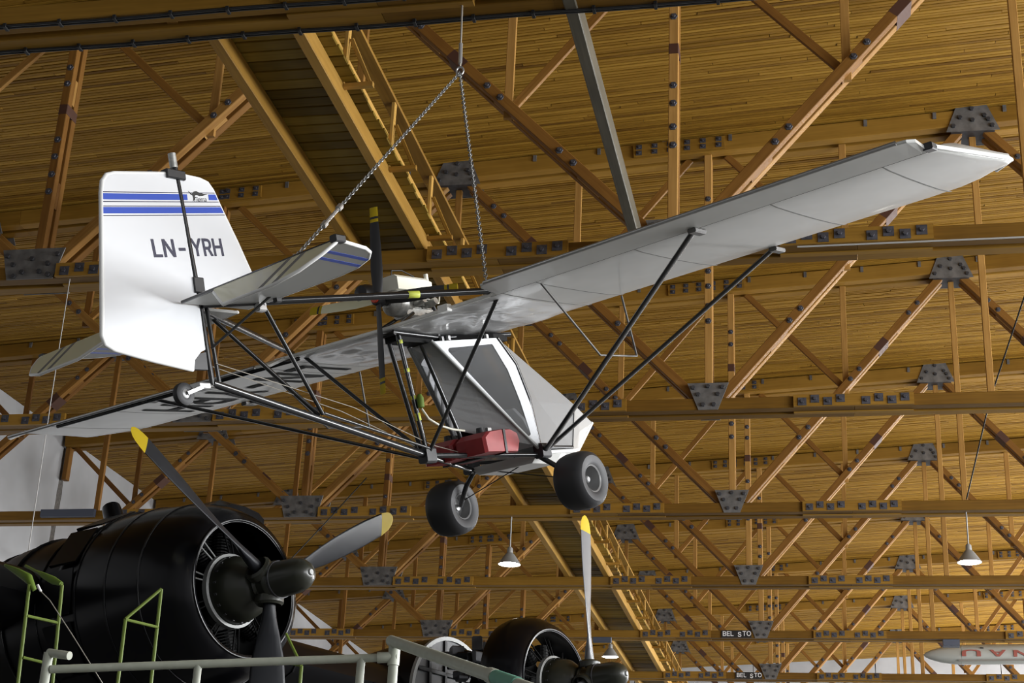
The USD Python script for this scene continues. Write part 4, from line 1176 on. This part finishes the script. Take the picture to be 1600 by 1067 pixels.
# wing
AIR = [(0, 0), (.015, .035), (.05, .062), (.12, .088), (.25, .105), (.4, .105), (.6, .078), (.8, .042), (1, .004), (1, -.004), (.8, -.02), (.6, -.036), (.4, -.05), (.25, -.056), (.12, -.05), (.05, -.036), (.015, -.02)]
wr = lambda y, ch, le, zc: [V(le - ch * x, y, zc + ch * z * 1.0) for x, z in AIR]
part(FB, "wing", B().loft([wr(y, ch, le, zc) for y, ch, le, zc in ((-6.0, 4.3, -2.05, .04), (-2.0, 4.55, -1.95, .05), (0, 4.6, -1.95, .05), (SP, 4.6, -1.95, .05), (SP + 3.0, 4.55, -1.95, .05), (SP + 9, 4.0, -2.2, .05))]), "aircraft_black", smooth=40, label="glossy black wing")
for y in (1.15, 2.4, 3.6):
    part(FB, "wing_seam", B().loft([[V(-1.945 - 1.4 * x, y + d, .05 + 4.6 * z * 1.004 + e) for d, e in ((-.012, -.003), (.012, -.003), (.012, .004), (-.012, .004))] for x, z in ((0, 0), (.04, -.02), (.16, -.036), (.4, -.05), (.9, -.056))]), "cowl_black")
part(FB, "pylon", B().loft([[V(x, SP / 2 + s, z) for x, s in ((-2.4, 0), (-3.2, .35), (-4.6, .4), (-6, 0), (-4.6, -.4), (-3.2, -.35))] for z in (-.05, -1.6)]), "aircraft_black", smooth=40)
part(FB, "hull", B().loft([body_ring(x, SP / 2, zc, ry, rz, 24) for x, zc, ry, rz in ((.2, -2.9, .1, .1), (-.3, -2.85, .5, .5), (-1.2, -2.8, .85, .85), (-3, -2.75, 1.2, 1.2), (-6, -2.75, 1.2, 1.2), (-10, -2.5, .8, .8), (-13, -2.2, .3, .4))]), "aircraft_black", smooth=50)
for y in (-1.0, SP + 1.0):
    part(FB, "support_leg", B().tube([V(-3.2, SP / 2 + (y - SP / 2) * .2, -3.4), V(-3.2, y, -4.5)], .09, 10), "dark_steel", smooth=True)

#@@FRONT
# ------------------------------------------------------------------ railings of the viewing platform, in front of the flying boat
rl = thing("railing", "pale grey tubular railing along the bottom, with a rising left end and posts", "railing", (-2.76, 2.54, FLOOR))
o = V(-2.76, 2.54, FLOOR)
RA0, RA1, RB0, RB1 = V(-2.755, 2.54, -7.29) - o, V(-.72, 2.91, -7.13) - o, V(-.735, 2.90, -7.035) - o, V(.62, .70, -7.72) - o
part(rl, "top_rail", B().tube([RA0, RA1], .025, 14), "rail_paint", smooth=40)
part(rl, "end_post", B().tube([V(RA0[0] - .03, RA0[1], 0), V(RA0[0] - .03, RA0[1], RA0[2] + .10)], .030, 14), "rail_paint", smooth=40)
part(rl, "end_stub", B().tube([V(RA0[0] - .03, RA0[1], RA0[2] + .10), V(RA0[0] + .13, RA0[1] - .04, RA0[2] + .075)], .026, 14), "rail_paint", smooth=40)
for q, r_ in ((.43, .024), (.905, .026)):
    c = RA0 + (RA1 - RA0) * q
    part(rl, "post", B().tube([V(c[0], c[1], 0), c], r_, 12), "rail_paint", smooth=40)
part(rl, "corner_post", B().tube([V(RA1[0], RA1[1], 0), V(RA1[0], RA1[1], RA1[2] + .06)], .030, 14), "rail_paint", smooth=40)
part(rl, "pipe_fitting", B().tube([RA1 - unit(RA1 - RA0) * .10, RA1 + unit(RA1 - RA0) * .02], .033, 14), "rail_paint", smooth=40)
part(rl, "pipe_fitting", B().tube([RA1 - V(0, 0, .05), RA1 + V(0, 0, .09)], .036, 14), "rail_paint", smooth=40)
dB = unit(RB1 - RB0)
sr = B().lathe([(.033, 0), (.033, 2.6), (.0, 2.6), (.0, 2.58), (.026, 2.58), (.026, 0), (.033, 0)], RB0 - dB * .03, dB, 18)
part(rl, "sloping_rail", sr, "rail_paint", smooth=40)
part(rl, "pipe_fitting", B().tube([RB0 + dB * 1.88, RB0 + dB * 1.97], .040, 14), "rail_paint", smooth=40)
part(rl, "tape_wrap", B().tube([RB0 + dB * 1.98, RB0 + dB * 2.3], .038, 14), "teal_tape", smooth=40, label="green tape wrap")
part(rl, "post", B().tube([V(*(RB0 + dB * 2.5)[:2], 0), RB0 + dB * 2.5], .026, 12), "rail_paint", smooth=40)


def ray(px, py, d):
    return CAM + d * (CR * ((px - 800) / 2456.742) - CU * ((py - 533.5) / 2456.742) + CF)


def stand(label, tubes, cloth=None, base=None):
    base = ray(*tubes[0][0])
    t = thing("work_stand", label, "work stand", (base[0], base[1], FLOOR))
    o = V(base[0], base[1], FLOOR)
    for tb in tubes:
        r = .014
        pts = [ray(*p) - o for p in tb]
        if tb[-1][1] > 1060:                                     # a leg: on down to the floor
            pts.append(V(pts[-1][0], pts[-1][1], 0)); nm = "leg"
        else:
            nm, r = "brace", .011
        part(t, nm, B().tube(pts, r, 8), "green_paint", smooth=40)
    for c in cloth or ():
        part(t, "cloth_wrap", B().tube([ray(*p) - o for p in c], (.012, .024, .03, .016)[:len(c)], 8), "green_cloth", smooth=60, label="green cloth wrapped round the tube")
    return t


stand("yellow-green tube stand at the far left, its top wrapped in green cloth",
      [[(46, 912, 11), (28, 1067, 11)], [(97, 914, 11.2), (82, 1067, 11.2)], [(8, 883, 11.4), (46, 912, 11)], [(40, 884, 11.6), (97, 914, 11.2)], [(42, 962, 11), (91, 973, 11.2)], [(36, 1027, 11), (68, 1035, 11.1)]],
      cloth=[[(10, 884, 11.38), (28, 893, 11.2), (44, 902, 11.02), (54, 922, 11.0)], [(58, 893, 11.5), (70, 900, 11.4), (84, 907, 11.3), (96, 912, 11.2)]])
stand("thin green tube ladder frame in front of the near black engine",
      [[(196, 967, 11), (184, 1067, 11)], [(252, 920, 11.2), (236, 1067, 11.2)], [(196, 967, 11), (252, 920, 11.2)], [(197, 968, 11), (247, 980, 11.2)]])
stand("thin green tube frame just right of the near propeller's lower blade",
      [[(471, 1040, 11.4), (469, 1067, 11.4)], [(448, 1035, 11.5), (471, 1040, 11.4)], [(471, 1040, 11.4), (447, 990, 11.6)]])

wt = [ray(58, 918, 10.95), ray(78, 938, 10.9), ray(115, 995, 10.8), ray(165, 1075, 10.7)]
wt.append(V(wt[-1][0] + .2, wt[-1][1], FLOOR))
wr_ = thing("tie_wire", "thin wire with a white tip running down from the green cloth at the far left", "wire", wt[0])
part(wr_, "wire", B().tube([p - wt[0] for p in wt], .004, 5), "wire_steel", smooth=True)
part(wr_, "tip", B().tube([V(0, 0, .02), wt[1] * .3 - wt[0] * .3], .009, 8), "white_edge", smooth=True)

# ------------------------------------------------------------------ glider nose hanging at the right
gl = thing("glider", "white glider fuselage with upside-down red letters, hanging at the lower right", "glider", (4.30, 38.0, -.18))
gx = lambda x, ry, zc, rz, n=24: [V(x, ry * math.cos(t), zc + rz * math.copysign(abs(math.sin(t)) ** .7, math.sin(t))) for t in np.arange(n) * 2 * math.pi / n]
rings = [gx(0, .01, .0, .01), gx(.06, .09, .0, .07), gx(.2, .16, 0, .13), gx(.45, .23, 0, .20), gx(.8, .28, .005, .25), gx(.98, .29, .01, .26)]
nose = part(gl, "nose_cone", B().loft(rings), "glider_white", smooth=50)
bd = part(gl, "fuselage", B().loft([gx(.985, .29, .01, .26), gx(1.4, .30, .02, .27), gx(2.6, .30, .04, .27), gx(4.5, .22, .06, .2), gx(6.2, .1, .1, .1)]), "glider_white", smooth=50)
part(gl, "keel_strip", B().loft([[V(x, -.31 + d, z + e) for d, e in ((0, 0), (0.02, 0), (0.02, -.05), (0, -.05))] for x, z in ((.9, -.17), (1.4, -.165), (2.6, -.14), (4.0, -.1))]), "glider_grey")
part(gl, "vent", B().box((1.52, -.305, .14), (.08, .03, .03), ch=.004), "black_plastic")
for ch, x, w in (("U", 1.55, 2.3), ("A", 2.15, 1.75), ("N", 2.80, 1.9)):
    tb = B(); text_on(tb, ch, .17, (x, -.312, .085), (-1, 0, 0), (0, 0, -1), .01, True, w * 1.5)
    part(bd, "lettering", tb, "letter_red")
for x in (.9, 2.8):
    part(gl, "sling", B().tube([V(x, 0, .25), V(x + .02, -1.5, .30)], .012, 6), "cable_black", smooth=True)
